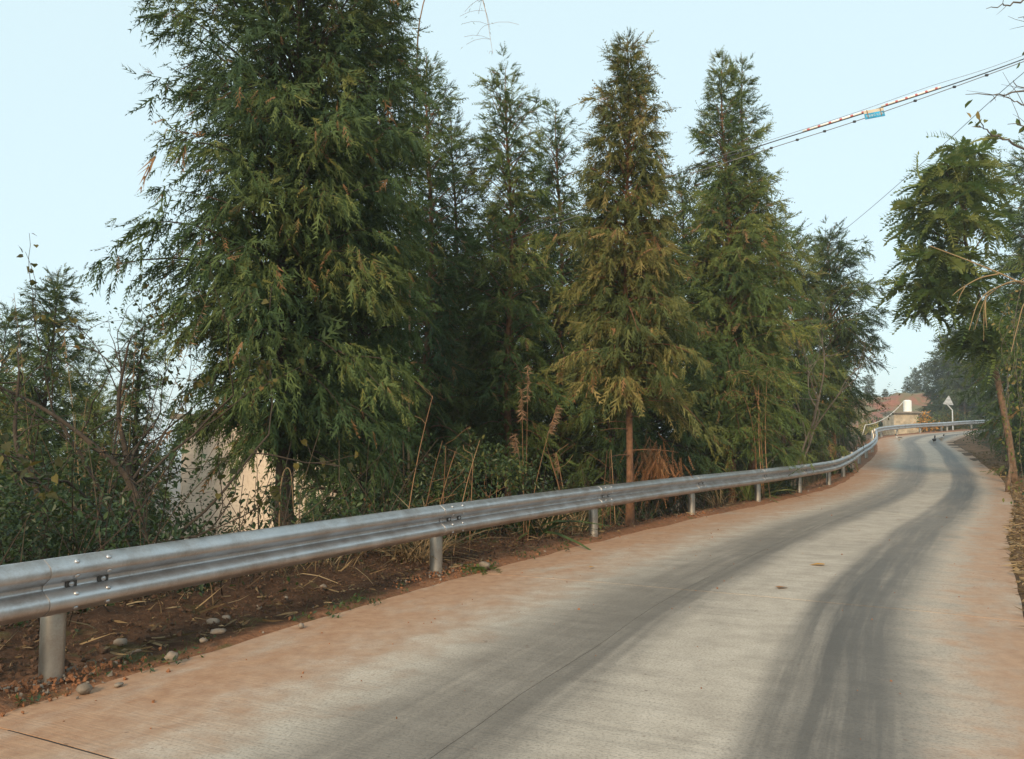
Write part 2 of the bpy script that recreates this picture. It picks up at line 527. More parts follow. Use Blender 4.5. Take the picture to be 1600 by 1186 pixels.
for k in range(len(joint_t) - 1):
    for lane in (0, 1):
        t0, t1 = joint_t[k], joint_t[k + 1]
        nt_ = 20 if k < 7 else 10
        tt = np.linspace(t0, t1, nt_)
        uu = np.linspace(.0 if lane == 0 else .455, .455 if lane == 0 else 1.0, 9).copy()
        T, U = np.meshgrid(tt, uu, indexing='ij')
        gap = .0023 if k < 7 else .0012
        # rough joint edges: nibble the boundary rows and columns
        T = T.copy(); U = U.copy()
        jag = lambda n, s: .0009 * vnoise(np.arange(n) * .9 + s * 7.3, np.full(n, s * 3.1), 21, 3)
        wob0 = .010 * vnoise(U[0] * 5, U[0] * 0 + k * 1.7, 31, 3)
        wob1 = .010 * vnoise(U[0] * 5, U[0] * 0 + (k + 1) * 1.7, 31, 3)
        T[0] += wob0 + gap + jag(9, k); T[-1] += wob1 - gap + jag(9, k + 50)
        cw = .004 * vnoise(T[:, 0] * 3, T[:, 0] * 0 + 3, 33, 4)
        if lane == 0: U[:, -1] += cw - .0004
        else: U[:, 0] += cw + .0004
        P, xm = slab_pt(T.ravel(), U.ravel())
        P[:, 2] += rng.normal(0, .0005)
        n1, n2 = T.shape
        i = np.arange(n1 - 1)[:, None] * n2 + np.arange(n2 - 1)[None]
        Q = np.stack([i, i + 1, i + n2 + 1, i + n2], -1).reshape(-1, 4)[:, ::-1]
        mb = MB()
        uv = np.column_stack([xm, T.ravel() * 4.1])
        # skirt so that each slab has thickness
        ring = np.concatenate([np.arange(n2), np.arange(1, n1) * n2 + n2 - 1, (n1 - 1) * n2 + np.arange(n2 - 2, -1, -1), np.arange(n1 - 2, 0, -1) * n2])
        low = P[ring].copy(); low[:, 2] -= .13
        mb.add(np.vstack([P, low]), Q, .5, np.vstack([uv, uv[ring]]))
        m_ = len(ring); a = np.arange(m_); b2 = (a + 1) % m_
        mb.F.append(np.stack([ring[a], ring[b2], len(P) + b2, len(P) + a], -1))
        o = mb.build('concrete_slab', M['road'], road_o, smooth=False, uv=True)

# ------------------------------------------------------------------ loose soil verges
def verge_material(name, red=True):
    m, t, b = new_mat(name)
    v = geopos(t)
    n1 = noise(t, v, 1.3, 5, .6); n2 = noise(t, v, 14, 6, .65); n3 = noise(t, v, 60, 4, .7)
    if red:
        c = ramp(t, n2, [(.25, (.14, .060, .032)), (.55, (.235, .112, .060)), (.8, (.33, .180, .105))])
        # away from the road the soil turns darker, with moss
        at_ = N(t, 'ShaderNodeAttribute', attribute_name='tint')
        dark_fac = mth(t, 'ADD', at_.outputs['Fac'], mth(t, 'MULTIPLY', mth(t, 'SUBTRACT', n1, .5), 1.0))
        dark = ramp(t, n2, [(.25, (.035, .019, .011)), (.55, (.078, .040, .023)), (.8, (.14, .080, .046))])
        c = mixc(t, ramp(t, dark_fac, [(.12, 0), (.42, 1)]), c, dark)
        c = mixc(t, ramp(t, noise(t, v, 2.6, 4), [(.60, 0), (.70, .6)]), c, (.075, .080, .028))
    else:
        c = ramp(t, n2, [(.25, (.085, .05, .028)), (.55, (.17, .10, .055)), (.8, (.27, .17, .095))])
        c = mixc(t, ramp(t, n1, [(.45, 0), (.65, .6)]), c, (.29, .15, .08))
    c = mixc(t, ramp(t, n3, [(.62, 0), (.70, .8)]), c, (.28, .21, .15))
    t.links.new(c, b.inputs['Base Color'])
    b.inputs['Roughness'].default_value = .96
    b.inputs['Specular IOR Level'].default_value = .15
    bump(t, b, mth(t, 'ADD', n2, mth(t, 'MULTIPLY', n3, .5)), .9, .03)
    return m
M['verge_red'] = verge_material('red_soil')
M['verge_litter'] = verge_material('litter_soil', False)

def verge(name, side, t0, t1, nt_, smax, ns, mat, label):
    t = np.linspace(t0, t1, nt_)
    s = np.concatenate([np.linspace(-.60, .6, ns), np.linspace(.62, smax, ns)]) if side < 0 else np.concatenate([np.linspace(-.25, .3, ns // 2), np.linspace(.32, smax, ns)])
    Tm, Sm = np.meshgrid(t, s, indexing='ij')
    L, R = Lp(Tm.ravel()), Rp(Tm.ravel())
    e = norm(R - L)
    s_ = Sm.ravel(); t_ = Tm.ravel()
    p = (L - e * s_[:, None]) if side < 0 else (R + e * s_[:, None])
    g = ground_z(p[:, 0], p[:, 1])
    x, y = p[:, 0], p[:, 1]
    zr = Zr(t_)
    if side < 0:
        edge = .36 + .10 * vnoise(t_ * 4.7, t_ * 0 + 1, 41, 4)       # how far the soil reaches over the slab (metres right of the posts)
        cover = sstep(-edge - .03, -edge + .22, s_)
        lump = (.5 + .5 * vnoise(x * 5, y * 5, 42, 5)) * .085 + np.abs(vnoise(x * 11, y * 11, 45, 3)) * .05 + .03 * vnoise(x * 1.3, y * 1.3, 43, 3)
        rid = np.exp(-((s_ - .05) / .22) ** 2) * .05 * (.4 + .6 * vnoise(t_ * 2.1, t_ * 0, 44, 2))
        base = np.where(s_ < .15, zr + .02, g + .03)
        k = sstep(-.02, .25, s_)
        base = (zr + .005) * (1 - k) + (g + .03) * k
        z = base + lump * sstep(-edge, .25, s_) * (.35 + .65 * sstep(0, .7, s_)) + rid * cover
        z = np.where(cover < .02, zr - .06, z - (1 - cover) * .07)
        z = z - .25 * sstep(smax - .5, smax, s_)
    else:
        edge = .02 + .05 * vnoise(t_ * 3.7, t_ * 0 + 1, 51, 4)
        cover = sstep(-edge - .02, -edge + .1, s_)
        lump = (.5 + .5 * vnoise(x * 6, y * 6, 52, 5)) * .035
        z = g + .02 + lump
        z = np.where(s_ < .05, zr - .01 + lump * .3, z) - (1 - cover) * .06
        z = z - .25 * sstep(smax - .5, smax, s_)
    mb = MB()
    n1, n2 = Tm.shape
    i = np.arange(n1 - 1)[:, None] * n2 + np.arange(n2 - 1)[None]
    Q = np.stack([i, i + 1, i + n2 + 1, i + n2], -1).reshape(-1, 4)
    tint = (sstep(-.05, .75, s_) * (1 - sstep(2.2, 3.4, t_) * .75) + .55 * sstep(1.05, 1.25, t_) * (1 - sstep(1.85, 2.0, t_)) * sstep(-.3, .1, s_)) if side < 0 else .5
    mb.add(np.column_stack([p, z]), Q if side < 0 else Q[:, ::-1], tint)
    o = mb.build(name, mat, smooth=True)
    tag(o, label, kind='structure')
    return o
verge('soil_verge', -1, -1, 9, 480, 2.4, 28, M['verge_red'], 'red soil heaped along the foot of the guardrail')
verge('soil_verge', -1, 8.98, 21, 160, 1.4, 12, M['verge_red'], 'red soil strip along the far curve of the guardrail')
verge('litter_verge', 1, .6, 9, 300, 2.6, 30, M['verge_litter'], 'brown leaf litter verge along the right edge of the concrete')
verge('litter_verge', 1, 8.98, 20, 120, 1.6, 14, M['verge_litter'], 'brown verge inside the far bend')

# ------------------------------------------------------------------ guardrail
def galv(name, base, rough, streak=True):
    m, t, b = new_mat(name)
    v = objco(t)
    mp = N(t, 'ShaderNodeMapping'); mp.inputs['Scale'].default_value = (1, 1, .35)
    t.links.new(v, mp.inputs[0])
    n = noise(t, mp.outputs[0], 9, 6, .6); n2 = noise(t, v, 70, 3, .6); n3 = noise(t, v, 3, 5, .65)
    c = ramp(t, n, [(.3, tuple(x * .82 for x in base)), (.7, base)])
    dust = ramp(t, mth(t, 'ADD', mth(t, 'MULTIPLY', n3, .75), mth(t, 'MULTIPLY', n2, .25)), [(.44, 0), (.66, .55)])
    c = mixc(t, dust, c, (.22, .155, .11))
    t.links.new(c, b.inputs['Base Color'])
    b.inputs['Metallic'].default_value = .9
    t.links.new(ramp(t, mth(t, 'ADD', n, mth(t, 'MULTIPLY', dust, .25)), [(.3, rough - .07), (.9, rough + .2)]), b.inputs['Roughness'])
    bump(t, b, n, .08, .004)
    return m
M['galv'] = galv('galvanised_steel', (.55, .55, .56), .38)
M['galv_post'] = galv('galvanised_post', (.47, .44, .39), .42)
M['washer'] = plain('washer_dark', (.06, .055, .05), .55, .4)
M['bolt'] = plain('bolt_steel', (.42, .42, .43), .42, .8)

RAIL_TOP = .80
RH = .165                                   # half height
prof = np.array([(.000, -1.0), (.016, -.985), (.050, -.86), (.074, -.74), (.083, -.62), (.083, -.46), (.074, -.36), (.040, -.20), (.014, -.10), (.010, 0),
                 (.014, .10), (.040, .20), (.074, .36), (.083, .46), (.083, .62), (.074, .74), (.050, .86), (.016, .985), (.000, 1.0)])
prof[:, 1] *= RH
def catm1(P, k):
    s = np.arange(len(P)); return catmull(s, P, np.linspace(0, len(P) - 1, k))
profS = catm1(prof, 55)
dp = np.gradient(profS, axis=0); pn = norm(np.column_stack([dp[:, 1], -dp[:, 0]]))
inner = profS - pn * .004
sect = np.vstack([profS, inner[::-1]])

def rail_frame(t, shift=0.0):
    L, R = Lp(t), Rp(t)
    e = norm(R - L)
    tang = norm(Lp(t + .02) - Lp(t - .02))
    e = np.column_stack([tang[:, 1], -tang[:, 0]])
    c = np.column_stack([L + e * (.155 + shift), Zr(t) + RAIL_TOP - RH])
    return c, e, tang

def beam_mesh(t0, t1, n=12, shift=0.0):
    t = np.linspace(t0, t1, n)
    lap = np.linspace(.007, 0, n)
    c, e, tg = rail_frame(t, shift)
    mid = c[n // 2].copy()
    V = c[:, None, :] + np.concatenate([e[:, None, :] * (sect[None, :, :1] + lap[:, None, None]), np.broadcast_to(sect[None, :, 1:], (n, len(sect), 1))], 2)
    k = len(sect)
    V = V.reshape(-1, 3) - mid
    i = np.arange(n - 1)[:, None] * k; j = np.arange(k)[None]; j2 = (j + 1) % k
    Q = np.stack([i + j, i + k + j, i + k + j2, i + j2], -1).reshape(-1, 4)
    mb = MB(); mb.add(V, Q)
    mb.add(V[:k], np.arange(k)[None]); mb.add(V[-k:], np.arange(k)[::-1][None])
    return mb, mid

# shared bolt and washer meshes (axis +Z)
mb = MB()
a = np.arange(10) * 2 * math.pi / 10
rings = [(.017, 0), (.016, .005), (.011, .0095), (.0, .011)]
V = np.concatenate([np.column_stack([np.cos(a) * r, np.sin(a) * r, np.full(10, z)]) for r, z in rings])
i = np.arange(3)[:, None] * 10; j = np.arange(10)[None]; j2 = (j + 1) % 10
mb.add(V, np.stack([i + j, i + j2, i + 10 + j2, i + 10 + j], -1).reshape(-1, 4))
ME_BOLT = mb.mesh('bolt', M['bolt'], True)
mb = MB(); box(mb, (0, 0, .003), (.072, .046, .006))
ME_WASH = mb.mesh('washer', M['washer'])

def orient(o, p, xdir, zdir):
    z = Vector(zdir).normalized(); x = Vector(xdir); x = (x - z * x.dot(z)).normalized(); y = z.cross(x)
    o.matrix_local = Matrix.Translation(p) @ Matrix((x, y, z)).transposed().to_4x4()

def guardrail(t_from, t_to, label, shift=0.0, bolts_to=5):
    root = empty('guardrail', tuple(road(float(max(t_from, 1)), 0)[0]))
    tag(root, label, 'guardrail', 'galvanised guardrails along the road')
    o3 = np.array(root.location)
    for k in range(t_from, t_to):
        mb, mid = beam_mesh(k - .045, k + 1 + .035, 14 if k < 8 else 10, shift)
        bo = mb.build('beam_panel', M['galv'], root, smooth=True, loc=tuple(mid - o3))
        if k < 12 and k >= 0 and shift == 0:
            for dt in (.000, .049):
                c, e, tg = rail_frame(np.array([k + dt - .005]))
                c, e, tg = c[0], e[0], tg[0]
                tg3 = (tg[0], tg[1], 0)
                zs = (.80, .30, -.30, -.80) if k <= bolts_to else ()
                for zz in zs:
                    i = int(np.argmin(np.abs(profS[:, 1] / RH - zz)))
                    p = c + np.array([*(e * (profS[i, 0] + .0075)), profS[i, 1]])
                    nrm = (e[0] * pn[i, 0], e[1] * pn[i, 0], pn[i, 1])
                    b_ = link('bolt', ME_BOLT, bo)
                    orient(b_, p - mid, tg3, nrm)
                p = c + np.array([*(e * (.010 + .008)), 0])
                w_ = link('washer', ME_WASH, bo)
                orient(w_, p - mid, tg3, (e[0], e[1], 0))
                b_ = link('bolt', ME_BOLT, bo)
                orient(b_, p + np.array([e[0] * .006, e[1] * .006, 0]) - mid, tg3, (e[0], e[1], 0))
    for k in range(t_from, t_to + 1):
        c, e, tg = rail_frame(np.array([float(k)]), shift)
        base = c[0] - np.array([*(e[0] * .155), 0]); base[2] = Zr(float(k))[0]
        mb = MB()
        lean = (rng.normal(0, .006), rng.normal(0, .006))
        zz = np.array([-.35, 0, .3, RAIL_TOP - .055, RAIL_TOP - .04])
        P = np.column_stack([zz * lean[0], zz * lean[1], zz])
        tube(mb, P, [.07, .07, .07, .07, .060], 20)
        mb.build('post', M['galv_post'], root, smooth=True, loc=tuple(base - o3))
        mb = MB()
        rz = math.atan2(e[0][1], e[0][0])
        box(mb, (e[0][0] * .112, e[0][1] * .112, RAIL_TOP - RH), (.082, .16, .19), rz)
        mb.build('spacer', M['galv_post'], root, loc=tuple(base - o3))
    return root, o3

gr1, gr1o = guardrail(-2, 19, 'long galvanised two-wave guardrail on round posts running along the drop beside the road')
# rounded terminal where the long run ends at the bend
c, e, tg = rail_frame(np.array([19.035])); c, e, tg = c[0], e[0], tg[0]
mb = MB()
th = np.linspace(0, math.pi * .95, 12)
pts = [(tg * (.16 * math.sin(q)) - e * (.16 - .16 * math.cos(q))) for q in th]
Vv = []
for q, p in zip(th, pts):
    dirr = e * math.cos(q) + tg * math.sin(q)
    for s_ in profS[::3]:
        Vv.append([p[0] + dirr[0] * s_[0] * .4, p[1] + dirr[1] * s_[0] * .4, s_[1] * 1.02])
k = len(profS[::3]); i = np.arange(len(th) - 1)[:, None] * k; j = np.arange(k - 1)[None]
mb.add(Vv, np.stack([i + j, i + k + j, i + k + j + 1, i + j + 1], -1).reshape(-1, 4))
mb.build('end_terminal', M['galv'], gr1, smooth=True, loc=tuple(c - gr1o))
gr2, gr2o = guardrail(19, 22, 'short far guardrail starting behind the rounded end of the long one', -.45)
c, e, tg = rail_frame(np.array([18.955]), -.45); c, e, tg = c[0], e[0], tg[0]
mb = MB()
Vv = []
for q in th:
    p = -tg * (.16 * math.sin(q)) - e * (.16 - .16 * math.cos(q))
    dirr = e * math.cos(q) - tg * math.sin(q)
    for s_ in profS[::3]:
        Vv.append([p[0] + dirr[0] * s_[0] * .4, p[1] + dirr[1] * s_[0] * .4, s_[1] * 1.02])
mb.add(Vv, np.stack([i + j, i + k + j, i + k + j + 1, i + j + 1], -1).reshape(-1, 4))
mb.build('end_terminal', M['galv'], gr2, smooth=True, loc=tuple(c - gr2o))

# ------------------------------------------------------------------ plant toolkit
def batch(mb, tpl, pos, D, scale, tint, rng, up=None, twist=None):
    """place N copies of a template (X along D) into mb"""
    V0, F0 = tpl
    pos = np.asarray(pos, float).reshape(-1, 3); n = len(pos)
    if n == 0: return
    Xa = norm(D)
    ref = rng.normal(0, 1, (n, 3)) if up is None else np.broadcast_to(up, (n, 3)) + rng.normal(0, .25 if twist is None else twist, (n, 3))
    Ya = norm(np.cross(ref, Xa))
    Za = np.cross(Xa, Ya)
    sc = np.broadcast_to(np.asarray(scale, float), (n,))[:, None, None]
    V = pos[:, None] + sc * (V0[None, :, 0:1] * Xa[:, None] + V0[None, :, 1:2] * Ya[:, None] + V0[None, :, 2:3] * Za[:, None])
    F = F0[None] + (np.arange(n) * len(V0))[:, None, None]
    tt = np.repeat(np.broadcast_to(np.asarray(tint, float), (n,)), len(V0))
    mb.add(V.reshape(-1, 3), F.reshape(-1, F0.shape[1]), np.clip(tt, 0, 1))

def spray_tpl(seed, nodes=7, width=.062, sidelen=.40, ang=32, curve=.18, flat=.10):
    """feathery scale-leaf spray of a cypress: thin midrib with tapering side twigs"""
    r = np.random.default_rng(seed)
    V, F = [], []
    def tri(p, d, l, w_):
        d = norm(d); s = norm(np.cross(d, np.array([.1, .2, 1.]) + r.normal(0, .35, 3)))
        i = len(V)
        V.extend([p - s * w_ / 2, p + s * w_ / 2, p + d * l])
        F.append([i, i + 1, i + 2])
    mid = lambda t: np.array([t, .05 * math.sin(3 * t), -curve * t * t])
    tri(np.array([0., 0, 0]), mid(1.0), 1.05, width * 1.1)
    for k in range(nodes):
        t = .08 + .88 * k / (nodes - 1)
        p = mid(t)
        for sg in (-1, 1):
            a = math.radians(ang + r.normal(0, 9))
            l = sidelen * (1.05 - .65 * t) * r.uniform(.75, 1.25)
            d = np.array([math.cos(a), sg * math.sin(a), -.25 * t + r.normal(0, flat) - .12])
            tri(p, d, l, width * r.uniform(.8, 1.2))
    return np.array(V), np.array(F)
SPRAYS = [spray_tpl(s, nodes=5, width=.078) for s in range(4)] + [spray_tpl(4, nodes=5, width=.065, sidelen=.55, ang=24), spray_tpl(5, nodes=5, width=.07, sidelen=.32, ang=48, curve=.35), spray_tpl(6, nodes=4, width=.07, sidelen=.6, ang=20, curve=.3)]
SPRAYS_LOW = [spray_tpl(s + 20, nodes=4, width=.13, sidelen=.5) for s in range(4)]
SPRAYS_IN = [spray_tpl(s + 40, nodes=5, width=.12, sidelen=.45, ang=40) for s in range(2)]

GOLD = 2.399963
def cypress(mb_c, mb_t, rng, H, cb, prof, nb, dens=1.0, spray=(.20, .38), droop=.55, rtrunk=.11, templates=None, lean=(0, 0), hang=.7, bt_rng=(0, .75), k_spray=5, open_=0.0, az_bias=None, inner=.8):
    """trunk + limbs into mb_t, foliage into mb_c, both with origin at the trunk foot"""
    templates = templates or SPRAYS
    zz = np.linspace(-.5, H, 16)
    bend = lambda h: np.array([lean[0] * h / H + .06 * np.sin(h * .9 + 1), lean[1] * h / H + .06 * np.cos(h * .7)]) * np.clip(h, 0, None) / max(H, 1) * 1.6
    P = np.array([[*bend(h), h] for h in zz])
    tube(mb_t, P, np.clip(rtrunk * (1 - np.clip(zz, 0, H) / H) ** .8, .006, None) * np.where(zz < .2, 1.25, 1), 9, lump=.04, rng=rng)
    ph = [p[0] for p in prof]; pr = [p[1] for p in prof]
    pos, D, S, Tn = [], [], [], []
    us = (np.arange(nb) + rng.random(nb)) / nb
    ph0 = rng.uniform(0, 6.28)
    for i in range(nb):
        h = cb + (H * .985 - cb) * us[i] ** .92
        rel = (h - cb) / (H - cb)
        r = np.interp(h, ph, pr)
        az = GOLD * i + rng.normal(0, .5)
        L = r * rng.uniform(.62, 1.12)
        L *= 1 + .20 * math.sin(2 * az + 1.9 * h + ph0) * math.sin(1.3 * h + ph0)
        if rng.random() < .07: L *= 1.18
        if az_bias is not None: L *= 1 + az_bias[1] * math.cos(az - az_bias[0])
        if open_ and rng.random() < open_: continue
        e = rng.uniform(.20, .70) + .6 * rel ** 1.5
        dr = 1.5 * droop * (1 - .75 * rel) * rng.uniform(.6, 1.3)
        hd = np.array([math.cos(az), math.sin(az), 0])
        sd = np.array([-hd[1], hd[0], 0])
        t = np.linspace(0, 1, 7)
        base = np.array([*bend(h), h])
        C = base + hd * (L * t)[:, None] + np.array([0, 0, 1.]) * (L * (math.tan(e) * t - dr * t ** 2))[:, None] + sd * (L * .12 * rng.normal() * t ** 2)[:, None]
        if L > .35:
            tube(mb_t, C, np.linspace(.010 + .012 * L, .003, 7), 4, cap=False)
        bt = rng.uniform(*bt_rng)
        ns = max(3, int(1.22 * dens * (2.5 + 5.5 * L)))
        ts_ = np.clip(rng.uniform(.16, 1.02, ns) ** .8, 0, 1)
        ts_[0] = 1.0
        B = np.column_stack([np.interp(ts_, t, C[:, q]) for q in range(3)])
        sg = np.where(rng.random(ns) < .5, -1, 1.)
        an = np.radians(rng.uniform(5, 70, ns)) * sg; an[0] = 0
        sl = (L * .40 * (1.2 - .75 * ts_) + .08) * rng.uniform(.6, 1.25, ns)
        sdir = hd * np.cos(an)[:, None] + sd * np.sin(an)[:, None] + np.array([0, 0, 1.]) * (rng.uniform(-.9, .35, ns) + .6 * rel ** 2)[:, None]
        ks = k_spray
        tau = rng.uniform(.1, 1.0, (ns, ks))
        p = B[:, None] + sdir[:, None] * (sl[:, None] * tau)[..., None]
        p[..., 2] -= (tau ** 2 * sl[:, None]) * .35 * (1 - rel)
        h_ = hang * (1 - .85 * rel ** 2)
        d = sdir[:, None] * .8 + np.array([0, 0, -1.]) * (h_ * rng.uniform(.3, 1.5, (ns, ks)))[..., None] + rng.normal(0, .32, (ns, ks, 3))
        d[..., 2] += .5 * rel ** 2
        pos.append(p.reshape(-1, 3)); D.append(d.reshape(-1, 3))
        n = ns * ks
        S.append(.80 * rng.uniform(spray[0], spray[1], n) * rng.choice([.5, .8, 1.05, 1.4], n, p=[.25, .35, .28, .12]) * min(1.0, .42 + .58 * r / .8))
        Tn.append(np.where(rng.random(n) < .03, 1.0, np.clip(bt + rng.normal(0, .12, n), 0, .95)))
    # the leader: upright sprays round the tip
    n = 16
    hh = rng.uniform(H * .94, H, n)
    pos.append(np.array([[*bend(h), h] for h in hh])); dd = rng.normal(0, .5, (n, 3)); dd[:, 2] = rng.uniform(.6, 1.4, n)
    D.append(dd); S.append(rng.uniform(spray[0], spray[1], n) * .55); Tn.append(rng.uniform(.2, .6, n))
    pos = np.concatenate(pos); D = np.concatenate(D); S = np.concatenate(S); Tn = np.concatenate(Tn)
    # coarse shoots close to the stem close the view through the crown
    nin = int(nb * 6 * inner)
    if nin:
        hh = cb + (H * .96 - cb) * rng.random(nin) ** 1.15
        rr_ = np.interp(hh, ph, pr) * rng.uniform(.05, .45, nin); az = rng.uniform(0, 6.283, nin)
        pin = np.array([[*bend(h), h] for h in hh]) + np.column_stack([np.cos(az) * rr_, np.sin(az) * rr_, np.zeros(nin)])
        din = np.column_stack([np.cos(az), np.sin(az), rng.normal(-.5, .6, nin)]) + rng.normal(0, .5, (nin, 3))
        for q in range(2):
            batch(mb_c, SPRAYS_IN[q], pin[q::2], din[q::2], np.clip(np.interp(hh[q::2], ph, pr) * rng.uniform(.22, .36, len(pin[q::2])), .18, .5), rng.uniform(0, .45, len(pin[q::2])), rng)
    pick = rng.integers(0, len(templates), len(pos))
    for q, tp in enumerate(templates):
        k = pick == q
        batch(mb_c, tp, pos[k], D[k], S[k], Tn[k], rng)

TREE_MESH = {}
def tree(label, loc, fol, bark, group='conifers on the slope behind the guardrail', name='cypress_tree', rz=0.0, scale=1.0, share=None, seed=1, cat='tree', **kw):
    root = empty(name, loc, rz)
    root.scale = (scale,) * 3 if not hasattr(scale, '__len__') else scale
    tag(root, label, cat, group)
    if share and share in TREE_MESH:
        mt, mc = TREE_MESH[share]
    else:
        r = np.random.default_rng(seed)
        a, b = MB(), MB()
        cypress(b, a, r, **kw)
        mt = a.mesh('trunk', M[bark], True); mc = b.mesh('crown', M[fol])
        if share: TREE_MESH[share] = (mt, mc)
    link('trunk', mt, root); link('crown', mc, root)
    return root

# generic woody skeleton for shrubs and broadleaved trees
def skeleton(rng, p, d, L, r, depth, out, tips, split=3, spread=.6, grav=-.05, wob=.16, shrink=.68, twigs=None):
    n = 5
    P = [np.array(p, float)]; dd = norm(np.array(d, float))
    for k in range(n):
        dd = norm(dd + rng.normal(0, wob, 3) + np.array([0, 0, grav]))
        P.append(P[-1] + dd * L / n)
    P = np.array(P)
    out.append((P, np.linspace(r, r * .55, n + 1)))
    if depth == 0:
        for q in np.linspace(.25, 1, 6):
            tips.append((P[min(n, int(q * n))], dd))
        return
    for k in range(split):
        q = rng.uniform(.45, 1.0) if k else 1.0
        i = min(n, int(round(q * n)))
        nd = norm(dd + rng.normal(0, spread, 3))
        skeleton(rng, P[i], nd, L * shrink * rng.uniform(.75, 1.2), r * .55, depth - 1, out, tips, split, spread, grav, wob, shrink)

def leaf_tpl(kind='oval', fold=.12):
    if kind == 'oval':
        V = [(0, 0, 0), (.28, .22, fold), (.28, -.22, fold), (.66, .22, fold * .6), (.66, -.22, fold * .6), (1, 0, -.06)]
        F = [(0, 2, 4), (0, 4, 5), (0, 5, 3), (0, 3, 1)]
    elif kind == 'blade':
        V = [(0, 0, 0), (.3, .055, 0), (.3, -.055, 0), (1, 0, -.12)]
        F = [(0, 2, 1), (1, 2, 3)]
    elif kind == 'heart':
        V = [(0, 0, 0), (-.05, .3, .05), (-.05, -.3, .05), (.38, .42, .08), (.38, -.42, .08), (1, 0, -.1), (.4, 0, 0)]
        F = [(0, 6, 1), (1, 6, 3), (3, 6, 5), (0, 2, 6), (2, 4, 6), (4, 5, 6)]
    return np.array(V, float), np.array(F)

def blade_tpl(n=6, w=.03, curve=.5):
    t = np.linspace(0, 1, n)
    ww = w * np.sin(np.clip(t * .85 + .12, 0, 1) * math.pi) ** .7
    c = np.column_stack([t * (1 - .35 * curve * t), np.zeros(n), -curve * t ** 2.2])
    V = np.empty((2 * n, 3)); V[0::2] = c + np.column_stack([0 * t, ww / 2, 0 * t]); V[1::2] = c - np.column_stack([0 * t, ww / 2, 0 * t])
    q = np.arange(n - 1) * 2
    F = np.concatenate([np.stack([q, q + 1, q + 3], -1), np.stack([q, q + 3, q + 2], -1)])
    return V, F

def leaves_on(mb, tips, rng, tpl, size, per=4, spread=.10, droop=.3, tint=(0, 1), follow=.6):
    if not tips: return
    P = np.array([p for p, d in tips]); Dv = np.array([d for p, d in tips])
    P = np.repeat(P, per, 0); Dv = np.repeat(Dv, per, 0)
    n = len(P)
    P = P + rng.normal(0, spread, (n, 3))
    d = Dv * follow + rng.normal(0, .7, (n, 3)); d[:, 2] -= droop
    batch(mb, tpl, P, d, rng.uniform(size[0], size[1], n), rng.uniform(tint[0], tint[1], n), rng, up=(0, 0, 1.), twist=.6)

def shrub(name, label, loc, rng, stems, L, r, depth, tpl, size, per, fol, bark, cat='shrub', group=None, spread=.6, split=3, lean=None, upw=1.0, droop=.3, tint=(0, 1), lspread=.10, grav=-.05, stem_spread=.5):
    root = empty(name, loc); tag(root, label, cat, group)
    segs, tips = [], []
    for k in range(stems):
        d = np.array([rng.normal(0, stem_spread), rng.normal(0, stem_spread), upw])
        if lean is not None: d = d + np.array(lean)
        skeleton(rng, (rng.normal(0, .06 * stems ** .5), rng.normal(0, .06 * stems ** .5), -.1), d, L * rng.uniform(.8, 1.2), r, depth, segs, tips, split, spread, grav)
    a = MB()
    for P, R in segs: tube(a, P, R, 5 if R[0] > .012 else 3, rng.uniform(0, 1), cap=False)
    a.build('stems', M[bark], root, smooth=True)
    b = MB()
    leaves_on(b, tips, rng, tpl, size, per, lspread, droop, tint)
    if per: b.build('foliage', M[fol], root)
    return root

# ------------------------------------------------------------------ conifers
def place(px, d, y_top, py=800):
    x = at(px, 600, d)[0]
    z = gz(x, d)
    return (x, d, z - .05), at(px, y_top, d)[2] - z
def prof_px(px, d, z0, pts):
    pr = []
    for y, hw in pts:
        pr.append((at(px, y, d)[2] - z0, .86 * hw / F_PX * d))
    return sorted(pr)
def px_tree(label, px, d, pts, cb_y, fol, bark, seed, nb, share=None, **kw):
    loc, H = place(px, d, pts[0][0])
    pr = prof_px(px, d, loc[2], pts)
    cb = at(px, cb_y, d)[2] - loc[2]
    return tree(label, loc, fol, bark, seed=seed, H=H, cb=max(.4, cb), prof=pr, nb=nb, share=share, **kw)

px_tree('huge dense dark cypress whose top leaves the picture, before the pale wall', 447, 11.0, [(-110, 30), (0, 112), (90, 180), (200, 198), (330, 228), (430, 224), (540, 208), (640, 172), (720, 115)], 705,
        'cyp_dark', 'bark_dark', 11, 270, dens=1.75, rtrunk=.15, spray=(.17, .35), droop=.5, hang=1.3)
px_tree('tall drooping cypress close beside the huge one, right flank sunlit', 572, 12.6, [(-45, 18), (60, 55), (200, 76), (350, 100), (500, 104), (620, 88), (710, 55)], 700,
        'cyp_bright', 'bark_dark', 12, 200, dens=1.6, spray=(.18, .36), droop=.55, hang=1.4)
px_tree('slim cypress with a bare cane crossing its tip, behind the dense pair', 668, 17.0, [(85, 6), (150, 32), (230, 50), (400, 78), (600, 92), (720, 75)], 700, 'cyp_mid', 'bark_red', 13, 165, dens=1.2, spray=(.20, .38))
px_tree('brownish cypress shoulder just right of the slim cane-crossed one', 708, 18.2, [(178, 4), (240, 30), (350, 44), (500, 66), (640, 75), (720, 60)], 700, 'cyp_olive', 'bark_red', 14, 135, dens=1.2, spray=(.20, .38), bt_rng=(0, .6))
px_tree('narrow spiky cypress standing alone against the sky at the centre', 795, 18.0, [(105, 4), (160, 28), (230, 52), (300, 62), (420, 82), (600, 105), (720, 85)], 700, 'cyp_bright', 'bark_red', 15, 190, dens=1.25, spray=(.20, .38))  # brighter leaf colour makes up for the huge cypress's shadow
